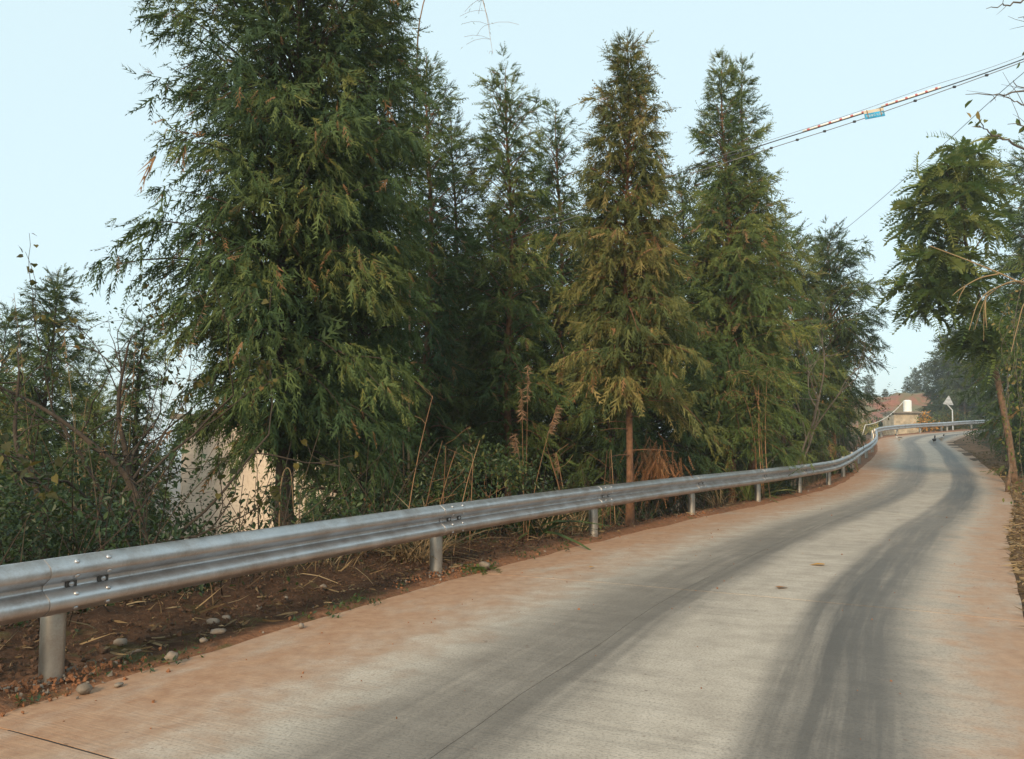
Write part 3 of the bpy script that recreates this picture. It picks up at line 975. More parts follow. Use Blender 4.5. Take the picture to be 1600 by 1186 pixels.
px_tree('thin see-through young cypress with a visible stem', 875, 20.0, [(160, 3), (220, 24), (300, 44), (400, 58), (600, 85), (720, 70)], 700, 'cyp_dark', 'bark_red', 16, 160, dens=1.1, spray=(.22, .36), open_=.15)
t_f = px_tree('olive brown cypress with bare reddish trunk foot right behind the guardrail', 982, 13.8, [(52, 3), (110, 26), (180, 46), (240, 66), (320, 76), (450, 98), (560, 112), (640, 112), (690, 80)], 625,
        'cyp_olive', 'bark_red', 17, 230, dens=1.6, rtrunk=.07, spray=(.20, .38), droop=.5, hang=1.4, open_=.08, inner=.7)
px_tree('tall pointed cypress in front of the cable, first tip of the twin', 1141, 21.0, [(84, 3), (130, 15), (200, 28), (260, 46), (330, 70), (450, 98), (600, 108), (700, 70)], 690, 'cyp_bright', 'bark_red', 18, 215, dens=1.4, spray=(.24, .44))
px_tree('tall pointed cypress in front of the cable, second slightly lower tip of the twin', 1172, 22.0, [(94, 3), (150, 20), (220, 30), (300, 40), (400, 78), (500, 96), (600, 88), (700, 55)], 690, 'cyp_bright', 'bark_red', 19, 170, dens=1.3, spray=(.24, .44))
px_tree('shorter ragged cypress by the bend, last before the open sky', 1300, 33.0, [(362, 4), (430, 40), (500, 74), (560, 66), (630, 44), (690, 30)], 660, 'cyp_dark', 'bark_red', 20, 150, dens=1.2, spray=(.3, .5), az_bias=(0, .2))
px_tree('small dense pointed cypress against the pale sky far left', 74, 17.0, [(424, 3), (480, 26), (560, 48), (640, 66), (760, 80), (840, 70)], 860, 'cyp_mid', 'bark_dark', 23, 150, dens=1.2, spray=(.24, .42), hang=.8)
px_tree('young cypress left of the pale wall behind the yellow leaved shrub', 222, 15.0, [(500, 3), (560, 26), (640, 44), (740, 52), (800, 45)], 830, 'cyp_dark', 'bark_dark', 24, 110, dens=1.1, spray=(.2, .36), hang=.9)
# second row, partly hidden: shared shapes
for i, (px, d, yt, lab) in enumerate([
        (650, 21, 330, 'dark cypress filling the gap behind the dense pair'), (742, 24, 395, 'hidden cypress behind the narrow spiky one'),
        (840, 23, 300, 'hidden cypress between the spiky one and the thin one'), (918, 21, 300, 'hidden cypress between the thin one and the olive one'),
        (1066, 23, 268, 'cypress peeping out between the olive one and the twin tips'), (1222, 31, 330, 'cypress at the right flank of the twin tips'),
        (1258, 31.5, 385, 'cypress between the twin tips and the ragged one'), (1312, 42, 505, 'low cypress behind the ragged one near the bend'),
        (770, 22, 330, 'dark cypress filling the gap left of the thin young one'), (955, 19, 380, 'dark cypress close behind the olive one'), (1015, 20, 330, 'dark cypress behind the right flank of the olive one'), (1120, 25, 330, 'dark cypress behind the left flank of the twin tips'),
        (545, 19, 300, 'dark cypress hidden behind the tall drooping one'), 
        (2, 21, 480, 'cypress cut by the left edge of the picture'), (-30, 13, 590, 'dark low cypress at the left edge behind the thicket'), (150, 14, 620, 'dark low cypress in the thicket behind the crooked trunks'), (60, 12.5, 640, 'dark low cypress filling the thicket below the small pointed one'), (140, 27, 545, 'distant cypress low on the slope at the left')]):
    loc, H = place(px, d, yt)
    hh = H / 10.0
    ww = hh * (.95 if px > 300 else .8) * (.7 if px in (1312, 1258) else 1)
    rr = 1.95
    tree(lab, loc, 'cyp_dark' if i % 2 else 'cyp_mid', 'bark_dark', share='fill%d' % (i % 3), seed=40 + i % 3, rz=i * 1.3, scale=(ww, ww, hh),
         H=10.0, cb=1.2, prof=[(1, 1.3), (2.5, 2.0), (5, 1.75), (7.5, 1.05), (9, .5), (10, .06)], nb=140, dens=.68, spray=(.34, .58), hang=.85)

# right bank
G_R = 'conifers on the bank right of the road'
for i, (x, y, H, rr, lab, fol) in enumerate([
        (19.2, 28.8, 12.3, 2.3, 'dense tall conifer cut by the right edge of the picture', 'cyp_dark'),
        (24.0, 36.0, 11.5, 2.4, 'dark conifer behind the feather leaved tree', 'cyp_dark'),
        (28.4, 43.0, 9.5, 2.3, 'dark bushy conifer inside the bend, right behind the leaning trunk', 'cyp_dark'),
        (33.6, 50.0, 6.0, 2.2, 'low dark conifer hiding where the road disappears', 'cyp_dark'),
        (16.2, 22.3, 3.0, .9, 'small olive conifer bush at the foot of the leaning trunk', 'cyp_olive'),
        (37.0, 56.0, 10.0, 2.8, 'conifer beyond the low dark one inside the bend', 'cyp_mid')]):
    loc = (x, y, gz(x, y) - .05)
    nb = (195 if i < 2 else 120) if rr > 1 else 70
    tree(lab, loc, fol, 'bark_dark', G_R, seed=60 + i, H=H, cb=.25 if i != 0 else .6, prof=[(0, rr * .75), (H * .2, rr), (H * .5, rr * .85), (H * .8, rr * .4), (H, .05)], nb=int(nb * .8), dens=.7, spray=(.36, .6) if rr > 1 else (.18, .3), hang=.7)

# far conifers, plain shapes
G_FAR = 'hazy conifers beyond the bend'
for i, (px, d, yt, rr, lab) in enumerate([
        (1357, 150, 584, 1.5, 'hazy pointed conifer alone on the red hill'), (1383, 152, 606, .8, 'tiny conifer top in the middle of the red hill'),
        (1395, 158, 613, .6, 'smallest conifer speck on the red hill'),
        (1418, 150, 587, 1.2, 'hazy conifer, first of the three rising spires'), (1431, 152, 573, 1.2, 'hazy conifer, second of the three rising spires'),
        (1445, 150, 566, 1.9, 'hazy conifer, third of the three rising spires'),
        (1466, 112, 560, 2.2, 'grey green conifer behind the triangle sign'), (1482, 104, 522, 3.0, 'broad grey green conifer right of the triangle sign'),
        (1505, 96, 500, 3.0, 'broad conifer above the end of the road'), (1532, 100, 470, 3.2, 'distant conifer glimpsed behind the feather leaved tree')]):
    x = at(px, 600, d)[0]
    zb = 7.6 if d > 140 else gz(x, d)
    H = at(px, yt, d)[2] - zb
    tree(lab, (x, d, zb - .3), 'cyp_far', 'bark_dark', G_FAR, share='far%d' % (i % 2), seed=80 + i % 2, rz=i * 2.1, scale=(rr / 2, rr / 2, H / 9.0),
         H=9.0, cb=.3, prof=[(0, 1.7), (2, 2.0), (5, 1.35), (7.5, .7), (9, .05)], nb=110, dens=.6, spray=(.5, .85), templates=SPRAYS_LOW, k_spray=4)

# brown dead fronds hanging low on the olive tree
r = np.random.default_rng(7)
mb = MB()
n = 300
base = np.array(t_f.location)
c0 = at(1026, 722, 15.3) - base
hz_ = r.normal(0, .27, n); wz = np.clip(.28 - .22 * hz_, .08, .4)
P = c0 + np.column_stack([r.normal(0, 1, n) * wz * .8 - .1 * hz_, r.normal(0, .2, n), hz_ + .1 * np.sin(r.uniform(0, 6, n))])
D = np.column_stack([r.normal(0, .35, n), r.normal(0, .3, n), np.full(n, -1.)])
batch(mb, spray_tpl(99, nodes=7, width=.035, sidelen=.25, ang=18), P, D, r.uniform(.14, .42, n), r.random(n), r)
o = mb.build('dead_fronds', M['dead_frond'], t_f); o['label'] = 'rust brown dead fronds hanging beside the trunk'
mb = MB()
for k in range(16):
    z0 = r.uniform(.5, 2.9); az = r.uniform(0, 6.28); L = r.uniform(.4, 1.0)
    p0 = np.array([0.02, 0, z0]); tt = np.linspace(0, 1, 5)
    tube(mb, p0 + np.column_stack([math.cos(az) * L * tt, math.sin(az) * L * tt, .12 * L * tt - .15 * L * tt ** 2]), np.linspace(.010, .003, 5), 4, cap=False)
mb.build('dead_limbs', M['bark_red'], t_f)

# ------------------------------------------------------------------ feather-leaved tree leaning over the right verge
def pinnate_tpl(seed, pairs=14, ll=.25):
    r = np.random.default_rng(seed)
    V, F = [], []
    mid = lambda t: np.array([t * (1 - .30 * t), 0, -.80 * t ** 1.8])
    for k in range(8):
        t0, t1 = k / 8, (k + 1) / 8; i = len(V); w_ = .006
        V += [mid(t0) + [0, w_, 0], mid(t0) - [0, w_, 0], mid(t1) - [0, w_, 0], mid(t1) + [0, w_, 0]]
        F += [[i, i + 1, i + 2], [i, i + 2, i + 3]]
    for k in range(pairs):
        t = .16 + .84 * k / (pairs - 1); p = mid(t)
        l = ll * (1 - .45 * abs(t - .45)) * r.uniform(.85, 1.1)
        for sg in (-1, 1):
            a = math.radians(62 - 22 * t + r.normal(0, 6))
            d = norm(np.array([math.cos(a), sg * math.sin(a), -.34 + r.normal(0, .14)]))
            s = norm(np.cross(d, [0, 0, 1.])); i = len(V); w_ = l * .19
            V += [p, p + d * l * .4 + s * w_, p + d * l, p + d * l * .4 - s * w_]
            F += [[i, i + 1, i + 2], [i, i + 2, i + 3]]
    return np.array(V), np.array(F)
PIN = [pinnate_tpl(s) for s in range(3)]
r = np.random.default_rng(21)
p0 = at(1586, 745, 25.5); p0[2] = gz(p0[0], p0[1]) - .1
root = empty('feather_leaved_tree', tuple(p0))
tag(root, 'slender leaning tree with fans of long feather-shaped leaves over the right verge', 'tree')
main = np.array([p0] + [at(x, y, d) for x, y, d in [(1577, 690, 25.4), (1562, 610, 25.2), (1548, 545, 25), (1536, 490, 24.8), (1518, 420, 24.5), (1504, 350, 24.3), (1498, 285, 24.2)]])
mb = MB()
sm = catmull(np.arange(len(main)), main, np.linspace(0, len(main) - 1, 30))
tube(mb, sm - p0, np.linspace(.115, .03, 30), 10, lump=.05, rng=r)
tips = [(1500, 232, 24.2), (1530, 238, 24.4), (1475, 258, 23.8), (1515, 262, 23.6), (1450, 292, 23.8), (1490, 300, 23.3), (1535, 290, 24.6), (1432, 325, 24.0), (1468, 335, 23.2), (1505, 335, 23.2), (1545, 345, 24.0),
        (1440, 400, 23.8), (1472, 400, 23.3), (1505, 405, 23.6), (1425, 440, 24.0), (1455, 455, 23.4), (1490, 445, 23.6), (1525, 440, 24.0), (1536, 532, 24.0), (1528, 520, 24.2), (1552, 545, 23.8), (1530, 515, 24.6),
        (1465, 275, 25.2), (1495, 310, 25.6), (1445, 350, 25.2), (1480, 380, 25.2), (1460, 430, 25.0), (1512, 290, 25.4), (1450, 480, 24.2), (1530, 480, 23.4)]
fol = MB()
for (x, y, d) in tips:
    tp = at(x, y, d)
    # join the stem a little below the height of the tip
    i = int(np.argmin(np.linalg.norm(sm - (tp - [0, 0, .9]), axis=1)))
    i = max(i, 12)
    a = sm[i]
    tt = np.linspace(0, 1, 6)[:, None]
    C = a + (tp - a) * tt + np.array([0, 0, .25]) * (4 * tt * (1 - tt)) * -.6
    tube(mb, C - p0, np.linspace(.028, .012, 6), 5, cap=False)
    n = 24
    az = np.arange(n) * GOLD + r.uniform(0, 6)
    el = r.uniform(-.5, .8, n)
    Dv = np.column_stack([np.cos(az) * np.cos(el), np.sin(az) * np.cos(el), np.sin(el)]) + np.array([-.22, -.15, 0])
    P = np.repeat((tp - p0)[None], n, 0) + r.normal(0, .05, (n, 3))
    pk = r.integers(0, 3, n)
    for q in range(3):
        k = pk == q
        batch(fol, PIN[q], P[k], Dv[k], r.uniform(.75, 1.18, k.sum()), np.clip(r.uniform(.15, .85, k.sum()) + (tp[2] - 8) * .05, 0, 1), r, up=(0, 0, 1.), twist=.55)  # tint rises with height: sunlit crown top painted into the leaf colour
mb.build('trunk', M['bark_tan'], root, smooth=True)
fol.build('crown', M['leaf_pinnate'], root)

# ------------------------------------------------------------------ bamboo
BL = leaf_tpl('blade')
def bamboo(name, label, loc, culms, r, leaf=(.12, .2), group='bamboo among the conifers', frac=.45, per=7, step=26, cat='bamboo', rad=.014):
    root = empty(name, tuple(loc)); tag(root, label, cat, group)
    a, b = MB(), MB()
    for pts in culms:
        K = np.array(pts, float) - np.array(loc)
        S_ = catmull(np.arange(len(K)), K, np.linspace(0, len(K) - 1, 28))
        rr = np.linspace(rad, .002, 28) * (1 + .25 * (np.arange(28) % 4 == 0))
        tube(a, S_, rr, 6, r.uniform(.2, .9), cap=False)
        if per:
            for i in np.linspace(28 * (1 - frac), 27, step).astype(int):
                az = r.uniform(0, 6.28)
                tw = np.array([math.cos(az), math.sin(az), .25]) * r.uniform(.15, .5)
                C = S_[i] + tw * np.linspace(0, 1, 4)[:, None] - np.array([0, 0, .18]) * (np.linspace(0, 1, 4) ** 2)[:, None]
                tube(a, C, .0025, 3, .5, cap=False)
                n = per
                P = C[r.integers(1, 4, n)] + r.normal(0, .03, (n, 3))
                D = tw * 1.2 + r.normal(0, .4, (n, 3)) + np.array([0, 0, -.55])
                batch(b, BL, P, D, r.uniform(*leaf, n), r.random(n) ** 1.3, r)
    a.build('culms', M['cane'], root, smooth=True)
    if per: b.build('foliage', M['leaf_bamboo'], root)
    return root
r = np.random.default_rng(31)
b0 = np.array([at(620, 600, 13.6)[0], 13.6, 0]); b0[2] = gz(b0[0], b0[1])
bamboo('bamboo_clump', 'bamboo with pale narrow leaves rising along the tall drooping cypress', b0,
       [[b0, at(612, 500, 13.6), at(606, 250, 13.4), at(612, 60, 13.2), at(632, 70, 12.9)], [b0 + [.2, 0, 0], at(626, 500, 13.4), at(622, 300, 13.2), at(626, 80, 12.8), at(645, 130, 12.4)],
        [b0 + [-.2, .1, 0], at(600, 500, 13.6), at(590, 250, 13.4), at(585, 30, 13.1), at(600, 10, 12.8)]], r, per=8, step=30)
c0 = np.array([at(640, 600, 14.2)[0], 14.2, 0]); c0[2] = gz(c0[0], c0[1])
bamboo('bamboo_cane', 'single bare bamboo cane arching out of the picture above the slim cypress', c0,
       [[c0, at(640, 480, 14.2), at(641, 300, 14.0), at(650, 120, 13.6), at(658, 20, 13.2), at(690, -60, 12.8), at(735, -40, 12.4), at(757, 10, 12.1), at(770, 84, 12.0)]], r, per=2, frac=.22, step=14, leaf=(.05, .09), rad=.020)
c1 = np.array([at(1190, 600, 19.8)[0], 19.8, 0]); c1[2] = gz(c1[0], c1[1])
bamboo('bamboo_clump', 'bright green bamboo sprays low before the twin tipped cypress', c1,
       [[c1, at(1190, 700, 19.6), at(1182, 620, 19.2), at(1165, 580, 18.9), at(1140, 590, 18.7)], [c1 + [.15, 0, 0], at(1196, 700, 19.6), at(1198, 600, 19.2), at(1205, 575, 18.8), at(1222, 592, 18.6)],
        [c1 + [-.15, .1, 0], at(1180, 700, 19.6), at(1170, 640, 19.2), at(1150, 610, 18.8), at(1125, 625, 18.6)], [c1 + [0, .1, 0], at(1186, 690, 19.5), at(1185, 600, 19.2), at(1180, 560, 18.8), at(1172, 555, 18.5)]], r, per=9, step=30, frac=.7, leaf=(.14, .24))

# ------------------------------------------------------------------ shrubs, reeds and dry stalks behind the guardrail
OV, HE = leaf_tpl('oval'), leaf_tpl('heart')
OQ = (np.array([(0, 0, 0), (.45, .26, .08), (1, 0, -.05), (.45, -.26, .08)]), np.array([(0, 2, 1), (0, 3, 2)]))
B3 = (np.array([(0, .04, 0), (0, -.04, 0), (.5, -.045, .06), (.5, .045, .06), (1, 0, 0)]), np.array([(0, 1, 2), (0, 2, 3), (3, 2, 4)]))
B2 = (np.array([(0, .012, 0), (0, -.012, 0), (.5, -.012, .06), (.5, .012, .06), (1, 0, 0)]), np.array([(0, 1, 2), (0, 2, 3), (3, 2, 4)]))
BLD = [blade_tpl(6, .022, c) for c in (.3, .6, .95)]
def on_ground(px, d):
    x = at(px, 600, d)[0]; return (x, d, gz(x, d))
r = np.random.default_rng(77)
G_S = 'shrubs on the slope behind the guardrail'
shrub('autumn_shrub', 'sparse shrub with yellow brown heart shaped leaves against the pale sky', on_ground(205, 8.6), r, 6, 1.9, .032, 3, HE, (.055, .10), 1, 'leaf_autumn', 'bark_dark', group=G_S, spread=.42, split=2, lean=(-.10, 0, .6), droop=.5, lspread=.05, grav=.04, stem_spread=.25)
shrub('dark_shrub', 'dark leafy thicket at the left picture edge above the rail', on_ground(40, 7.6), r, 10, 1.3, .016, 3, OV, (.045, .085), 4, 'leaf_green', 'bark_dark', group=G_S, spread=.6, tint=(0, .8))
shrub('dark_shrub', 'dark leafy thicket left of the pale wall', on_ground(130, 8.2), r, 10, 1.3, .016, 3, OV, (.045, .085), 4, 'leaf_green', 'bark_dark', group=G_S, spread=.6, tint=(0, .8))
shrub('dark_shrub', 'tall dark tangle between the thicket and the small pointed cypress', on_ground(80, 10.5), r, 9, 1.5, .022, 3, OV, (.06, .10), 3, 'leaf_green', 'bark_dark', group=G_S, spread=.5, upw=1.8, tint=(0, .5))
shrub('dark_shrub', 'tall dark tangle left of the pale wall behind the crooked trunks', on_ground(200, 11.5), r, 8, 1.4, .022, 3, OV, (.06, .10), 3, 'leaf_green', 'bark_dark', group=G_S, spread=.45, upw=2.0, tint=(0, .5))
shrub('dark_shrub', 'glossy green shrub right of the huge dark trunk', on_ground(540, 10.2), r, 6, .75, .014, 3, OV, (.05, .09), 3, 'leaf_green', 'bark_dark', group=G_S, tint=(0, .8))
shrub('green_shrub', 'bright green broadleaved shrub with reddish stems behind the second visible post', on_ground(755, 12.0), r, 8, .80, .012, 3, OV, (.055, .095), 3, 'leaf_green', 'cane', group=G_S, tint=(.25, 1), lean=(-.1, .2, .5), spread=.42)
shrub('green_shrub', 'lower green broadleaved shrub at the left of the red stemmed one', on_ground(712, 10.9), r, 6, .55, .012, 3, OV, (.05, .085), 3, 'leaf_green', 'cane', group=G_S, tint=(.1, .9), spread=.6)
shrub('dark_shrub', 'dark shrub behind the olive tree trunk', on_ground(1060, 18.2), r, 7, .9, .014, 3, OV, (.05, .09), 3, 'leaf_green', 'bark_dark', group=G_S, tint=(0, .7))
shrub('dark_shrub', 'dark shrub below the bamboo sprays', on_ground(1160, 21.8), r, 7, .8, .014, 3, OV, (.06, .1), 3, 'leaf_green', 'bark_dark', group=G_S, tint=(0, .7))
shrub('dark_shrub', 'dark shrub under the ragged cypress by the bend', on_ground(1256, 31), r, 7, .7, .016, 3, OV, (.08, .13), 3, 'leaf_green', 'bark_dark', group=G_S, tint=(0, .7))
shrub('dark_shrub', 'dark shrub behind the straw coloured stalks', on_ground(880, 14.6), r, 6, .8, .014, 3, OV, (.05, .085), 3, 'leaf_green', 'bark_dark', group=G_S, tint=(0, .8))
shrub('twiggy_tree', 'nearly leafless twiggy tree rising beside the twin tipped cypress', on_ground(1236, 25.5), r, 2, 3.4, .045, 3, OV, (.07, .12), 1, 'leaf_autumn', 'bark_grey', cat='tree', spread=.38, split=3, upw=2.4, droop=.3, lspread=.12, grav=.03, stem_spread=.15)
shrub('twiggy_tree', 'bare vine draped branches beside the ragged cypress near the bend', on_ground(1312, 35.5), r, 2, 2.6, .03, 3, OV, (.07, .12), 1, 'leaf_autumn', 'bark_grey', cat='tree', spread=.3, split=3, upw=3.0, lean=(.05, 0, 0), droop=.3, lspread=.12)

shrub('dark_shrub', 'dark ivy like bush in front of the pale wall', on_ground(365, 15.0), r, 5, 1.2, .018, 3, OV, (.05, .09), 3, 'leaf_green', 'bark_dark', group=G_S, spread=.35, upw=2.5, tint=(0, .5))
shrub('dark_shrub', 'thin twiggy bush before the left corner of the pale wall', on_ground(318, 12.0), r, 5, 1.0, .014, 3, OV, (.03, .055), 1, 'leaf_green', 'bark_dark', group=G_S, spread=.4, upw=2.2, tint=(0, .6))
for (x, y, L_, lab) in [(18.3, 27.4, 1.0, 'tall dark shrub right behind the leaning trunk'), (21.2, 31.5, 1.0, 'tall dark shrub on the bank beyond the leaning trunk'), (16.4, 21.0, .9, 'leafy shrub on the bank at the right picture edge')]:
    shrub('dark_shrub', lab, (x, y, gz(x, y)), r, 9, L_, .02, 3, OV, (.07, .13), 3, 'leaf_green', 'bark_dark', group='shrubs on the bank right of the road', spread=.45, upw=2.4, tint=(0, .9))
# dark crooked trunks leaning across the left thicket
for i, (pts, lab) in enumerate([([(262, 860, 8.4), (215, 780, 8.5), (150, 700, 8.6), (70, 640, 8.6), (-10, 600, 8.5)], 'dark crooked trunk leaning far to the left in the thicket'),
                                ([(235, 880, 9.0), (205, 760, 9.1), (185, 640, 9.2), (200, 540, 9.2)], 'dark crooked trunk standing upright in the thicket'),
                                ([(110, 880, 8.0), (60, 780, 8.2), (25, 690, 8.4), (30, 580, 8.5)], 'dark crooked trunk close to the left picture edge')]):
    P = np.array([at(*p) for p in pts]); P[0, 2] = min(P[0, 2], gz(P[0, 0], P[0, 1]) - .1)
    S_ = catmull(np.arange(len(P)), P, np.linspace(0, len(P) - 1, 20))
    root = empty('crooked_tree', tuple(P[0])); tag(root, lab, 'tree', 'crooked trunks in the left thicket')
    a, b = MB(), MB()
    tube(a, S_ - P[0], np.linspace(.045, .012, 20), 7, lump=.05, rng=r)
    segs, tips = [], []
    for k in range(9):
        j = r.integers(6, 20)
        skeleton(r, S_[j] - P[0], r.normal(0, .6, 3) + [0, 0, .4], r.uniform(.4, .9), .010, 2, segs, tips, 2, .5)
    for Pp, R in segs: tube(a, Pp, R, 3, cap=False)
    leaves_on(b, tips, r, OV, (.035, .065), 1, .06, .3, (0, .8))
    a.build('trunk', M['bark_dark'], root, smooth=True); b.build('crown', M['leaf_green'], root)

def stalks(name, label, loc, r, n, H, mat, rad, cat, group=None, spread=.25, lean=.12, plume=0, twig=0, fine=False):
    root = empty(name, tuple(loc)); tag(root, label, cat, group)
    a = MB()
    for k in range(n):
        b = MB()
        p = np.array([r.normal(0, spread), r.normal(0, spread), -.15])
        h = H * r.uniform(.6, 1.1); ln = r.normal(0, lean, 2)
        t = np.linspace(0, 1, 7)
        C = p + np.column_stack([ln[0] * h * t ** 1.6, ln[1] * h * t ** 1.6, h * t * (1 - .1 * abs(ln[0]) * t)])
        tube(a, C, np.linspace(rad, rad * .45, 7), 4, r.random(), cap=False)
        for q in range(twig):
            j = r.integers(3, 7); az = r.uniform(0, 6.28); l = r.uniform(.12, .4)
            d = np.array([math.cos(az), math.sin(az), r.uniform(.2, 1.0)])
            tube(a, C[j] + d * l * np.linspace(0, 1, 4)[:, None] + r.normal(0, .012, (4, 3)), rad * .35, 3, r.random(), cap=False)
        if plume and r.random() < plume:
            m_ = 40 if fine else 130
            s = r.uniform(0, .35, m_)
            P = C[-1] - (C[-1] - C[-2]) * (s / .3)[:, None]
            d = np.column_stack([r.normal(ln[0] * 3, .4, m_), r.normal(ln[1] * 3, .4, m_), r.uniform(-.9, .2, m_)])
            batch(b, BL, P, d, r.uniform(.05, .13, m_) * (.85 if fine else 1), r.random(m_), r)
            b.build('plume', M['plume'], root)
    a.build('stalks', M[mat], root, smooth=True)
    return root
G_D = 'dry stalks behind the guardrail'
stalks('dry_stalk_clump', 'reddish dry stalks standing by the second visible post', on_ground(655, 9.9), r, 3, 2.1, 'cane', .008, 'dry stalks', G_D, .14, .10, .0, 3)
stalks('dry_stalk_clump', 'reddish dry stalks just right of the second visible post', on_ground(700, 9.8), r, 3, 1.6, 'cane', .008, 'dry stalks', G_D, .10, .08, .0, 2)
stalks('dry_stalk_clump', 'straw coloured dry stalks left of the olive tree trunk', on_ground(925, 14.2), r, 6, 2.0, 'cane', .010, 'dry stalks', G_D, .22, .10, .2, 2)
stalks('reed_clump', 'tall reeds with feathery heads arching against the pale sky', on_ground(150, 9.6), r, 18, 4.9, 'straw', .006, 'reeds', None, .25, .20, .85, 1, fine=True)
stalks('reed_clump', 'reeds with drooping brown plumes above the red stemmed shrub', on_ground(815, 11.6), r, 4, 2.7, 'cane', .006, 'reeds', None, .12, .14, 1.0, 0)

def grass_tuft(name, label, loc, r, n, L, mat, cat, group=None, sp=.08, w=1.0, up=1.0, tint=(0, 1)):
    root = empty(name, tuple(loc)); tag(root, label, cat, group)
    b = MB()
    P = np.column_stack([r.normal(0, sp, n), r.normal(0, sp, n), np.full(n, -.03)])
    D = np.column_stack([r.normal(0, .5, n), r.normal(0, .5, n), np.full(n, up)])
    pk = r.integers(0, 3, n)
    for q in range(3):
        k = pk == q
        V, F = BLD[q]
        V = V * np.array([1, w, 1])
        batch(b, (V, F), P[k], D[k], r.uniform(L * .5, L, k.sum()), r.uniform(tint[0], tint[1], k.sum()), r, up=(0, 0, 1.), twist=.5)
    b.build('blades', M[mat], root)
    return root
G_G = 'grass tufts along the guardrail'
for (px, d, n, L, mat, lab, w_) in [(830, 12.3, 34, 1.5, 'leaf_green', 'long bladed green grass tuft before the dark shrub', 1.6), (1165, 20.0, 50, 1.6, 'leaf_bamboo', 'long bladed grass tuft below the bamboo sprays', 1.5),
                                    (1195, 20.8, 50, 1.4, 'leaf_green', 'green grass tuft right of the bamboo sprays', 1.5), (660, 9.4, 90, 1.1, 'straw', 'fan of dry straw at the second visible post', .8),
                                    (640, 9.3, 60, .8, 'straw', 'dry straw tuft left of the second visible post', .8), (860, 12.2, 80, 1.0, 'straw', 'matted straw tuft left of the third visible post', .8),
                                    (905, 12.8, 70, .9, 'straw', 'matted straw tuft behind the third visible post', .8), (1120, 17.9, 70, .8, 'straw', 'straw tuft behind the rail near the fourth post', .8),
                                    (455, 8.2, 26, .9, 'straw', 'thin dry straw tuft on the soil ridge', .7), (520, 8.5, 30, .8, 'straw', 'dry straw tuft on the soil ridge by the stones', .7)]:
    grass_tuft('grass_tuft', lab, on_ground(px, d), r, n, L, mat, 'grass', G_G, .10, w_)
# small green tufts at the edge of the concrete
for (px, py, lab) in [(375, 985, 'small green grass tuft at the slab edge by the stones'), (300, 1010, 'mossy grass tuft at the slab edge near the first post'), (420, 960, 'fresh grass sprout right of the stones')]:
    d = 1.5 * 1256 / (py - 685) * 1.02
    x = at(px, py, d)[0]
    grass_tuft('grass_tuft', lab, (x, d, gz(x, d) + .04), r, 40, .16, 'leaf_bamboo', 'grass', G_G, .07, .5, tint=(0, .6))
# little fern by the second post
fx = at(742, 880, 9.3)
root = empty('fern', (fx[0], fx[1], gz(fx[0], fx[1]))); tag(root, 'little green fern on the soil right of the second visible post', 'fern')
b = MB(); n = 12; az = np.arange(n) * GOLD
batch(b, PIN[0], np.zeros((n, 3)), np.column_stack([np.cos(az), np.sin(az), np.full(n, 1.1)]), r.uniform(.22, .36, n), r.uniform(.3, 1, n), r, up=(0, 0, 1.), twist=.1)
b.build('fronds', M['leaf_pinnate'], root)
# bent reed leaf arching over before the big trunk
P = np.array([at(436, 835, 9.2), at(438, 770, 9.2), at(444, 736, 9.2), at(454, 738, 9.2), at(459, 800, 9.2)])
S_ = catmull(np.arange(5), P, np.linspace(0, 4, 22))
P0 = S_[0].copy(); g0 = gz(P0[0], P0[1]); S_ = np.vstack([[P0[0], P0[1], g0 - .05], S_])
root = MB(); tube(root, S_ - [P0[0], P0[1], g0], np.concatenate([[.010], np.linspace(.010, .005, 22)]), 5, .5, cap=False)
o = root.build('bent_reed', M['straw'], smooth=True, loc=(P0[0], P0[1], g0)); tag(o, 'pale dry reed bent over like a hook before the big dark trunk', 'reed')

# dense undergrowth that nobody could count
def scatter_left(n, t0, t1, s0, s1, r, pw=1.0):
    t = r.uniform(t0, t1, n); s = s0 + (s1 - s0) * r.random(n) ** pw
    L, R = Lp(t), Rp(t); e = norm(R - L)
    p = L - e * s[:, None]
    return np.column_stack([p, ground_z(p[:, 0], p[:, 1])]), s, t
r = np.random.default_rng(91)
mb = MB()
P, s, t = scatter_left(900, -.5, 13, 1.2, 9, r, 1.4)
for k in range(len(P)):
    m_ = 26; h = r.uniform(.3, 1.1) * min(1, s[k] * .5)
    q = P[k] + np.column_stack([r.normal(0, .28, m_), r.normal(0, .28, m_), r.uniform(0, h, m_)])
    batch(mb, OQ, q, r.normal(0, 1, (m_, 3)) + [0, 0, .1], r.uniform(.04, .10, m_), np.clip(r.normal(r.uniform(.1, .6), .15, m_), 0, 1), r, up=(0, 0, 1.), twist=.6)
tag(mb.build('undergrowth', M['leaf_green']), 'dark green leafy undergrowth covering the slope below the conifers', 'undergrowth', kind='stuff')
mb = MB()
P, s, t = scatter_left(2600, -.4, 13, .75, 6, r, 1.6)
for k in range(len(P)):
    h = r.uniform(.3, 1.5); d = np.array([r.normal(0, .45), r.normal(0, .45), 1.])
    tube(mb, P[k] + d * h * np.linspace(0, 1, 4)[:, None] + r.normal(0, .03, (4, 3)), np.linspace(.007, .003, 4), 3, r.random() ** 2 * .8, cap=False)
tag(mb.build('brushwood', M['brush']), 'tangle of thin dry brushwood stems behind the guardrail', 'brushwood', kind='stuff')
mb = MB()
P, s, t = scatter_left(5200, .2, 12, .55, 3.2, r, 1.5)
D = r.normal(0, 1, (len(P), 3)); D[:, 2] = np.abs(D[:, 2]) * .45
batch(mb, B2, P + [0, 0, .01], D, r.uniform(.12, .55, len(P)), r.random(len(P)) ** 1.4, r)
tag(mb.build('dry_grass', M['straw']), 'matted dry grass on the bank behind the posts', 'dry grass', kind='stuff')
mb = MB()
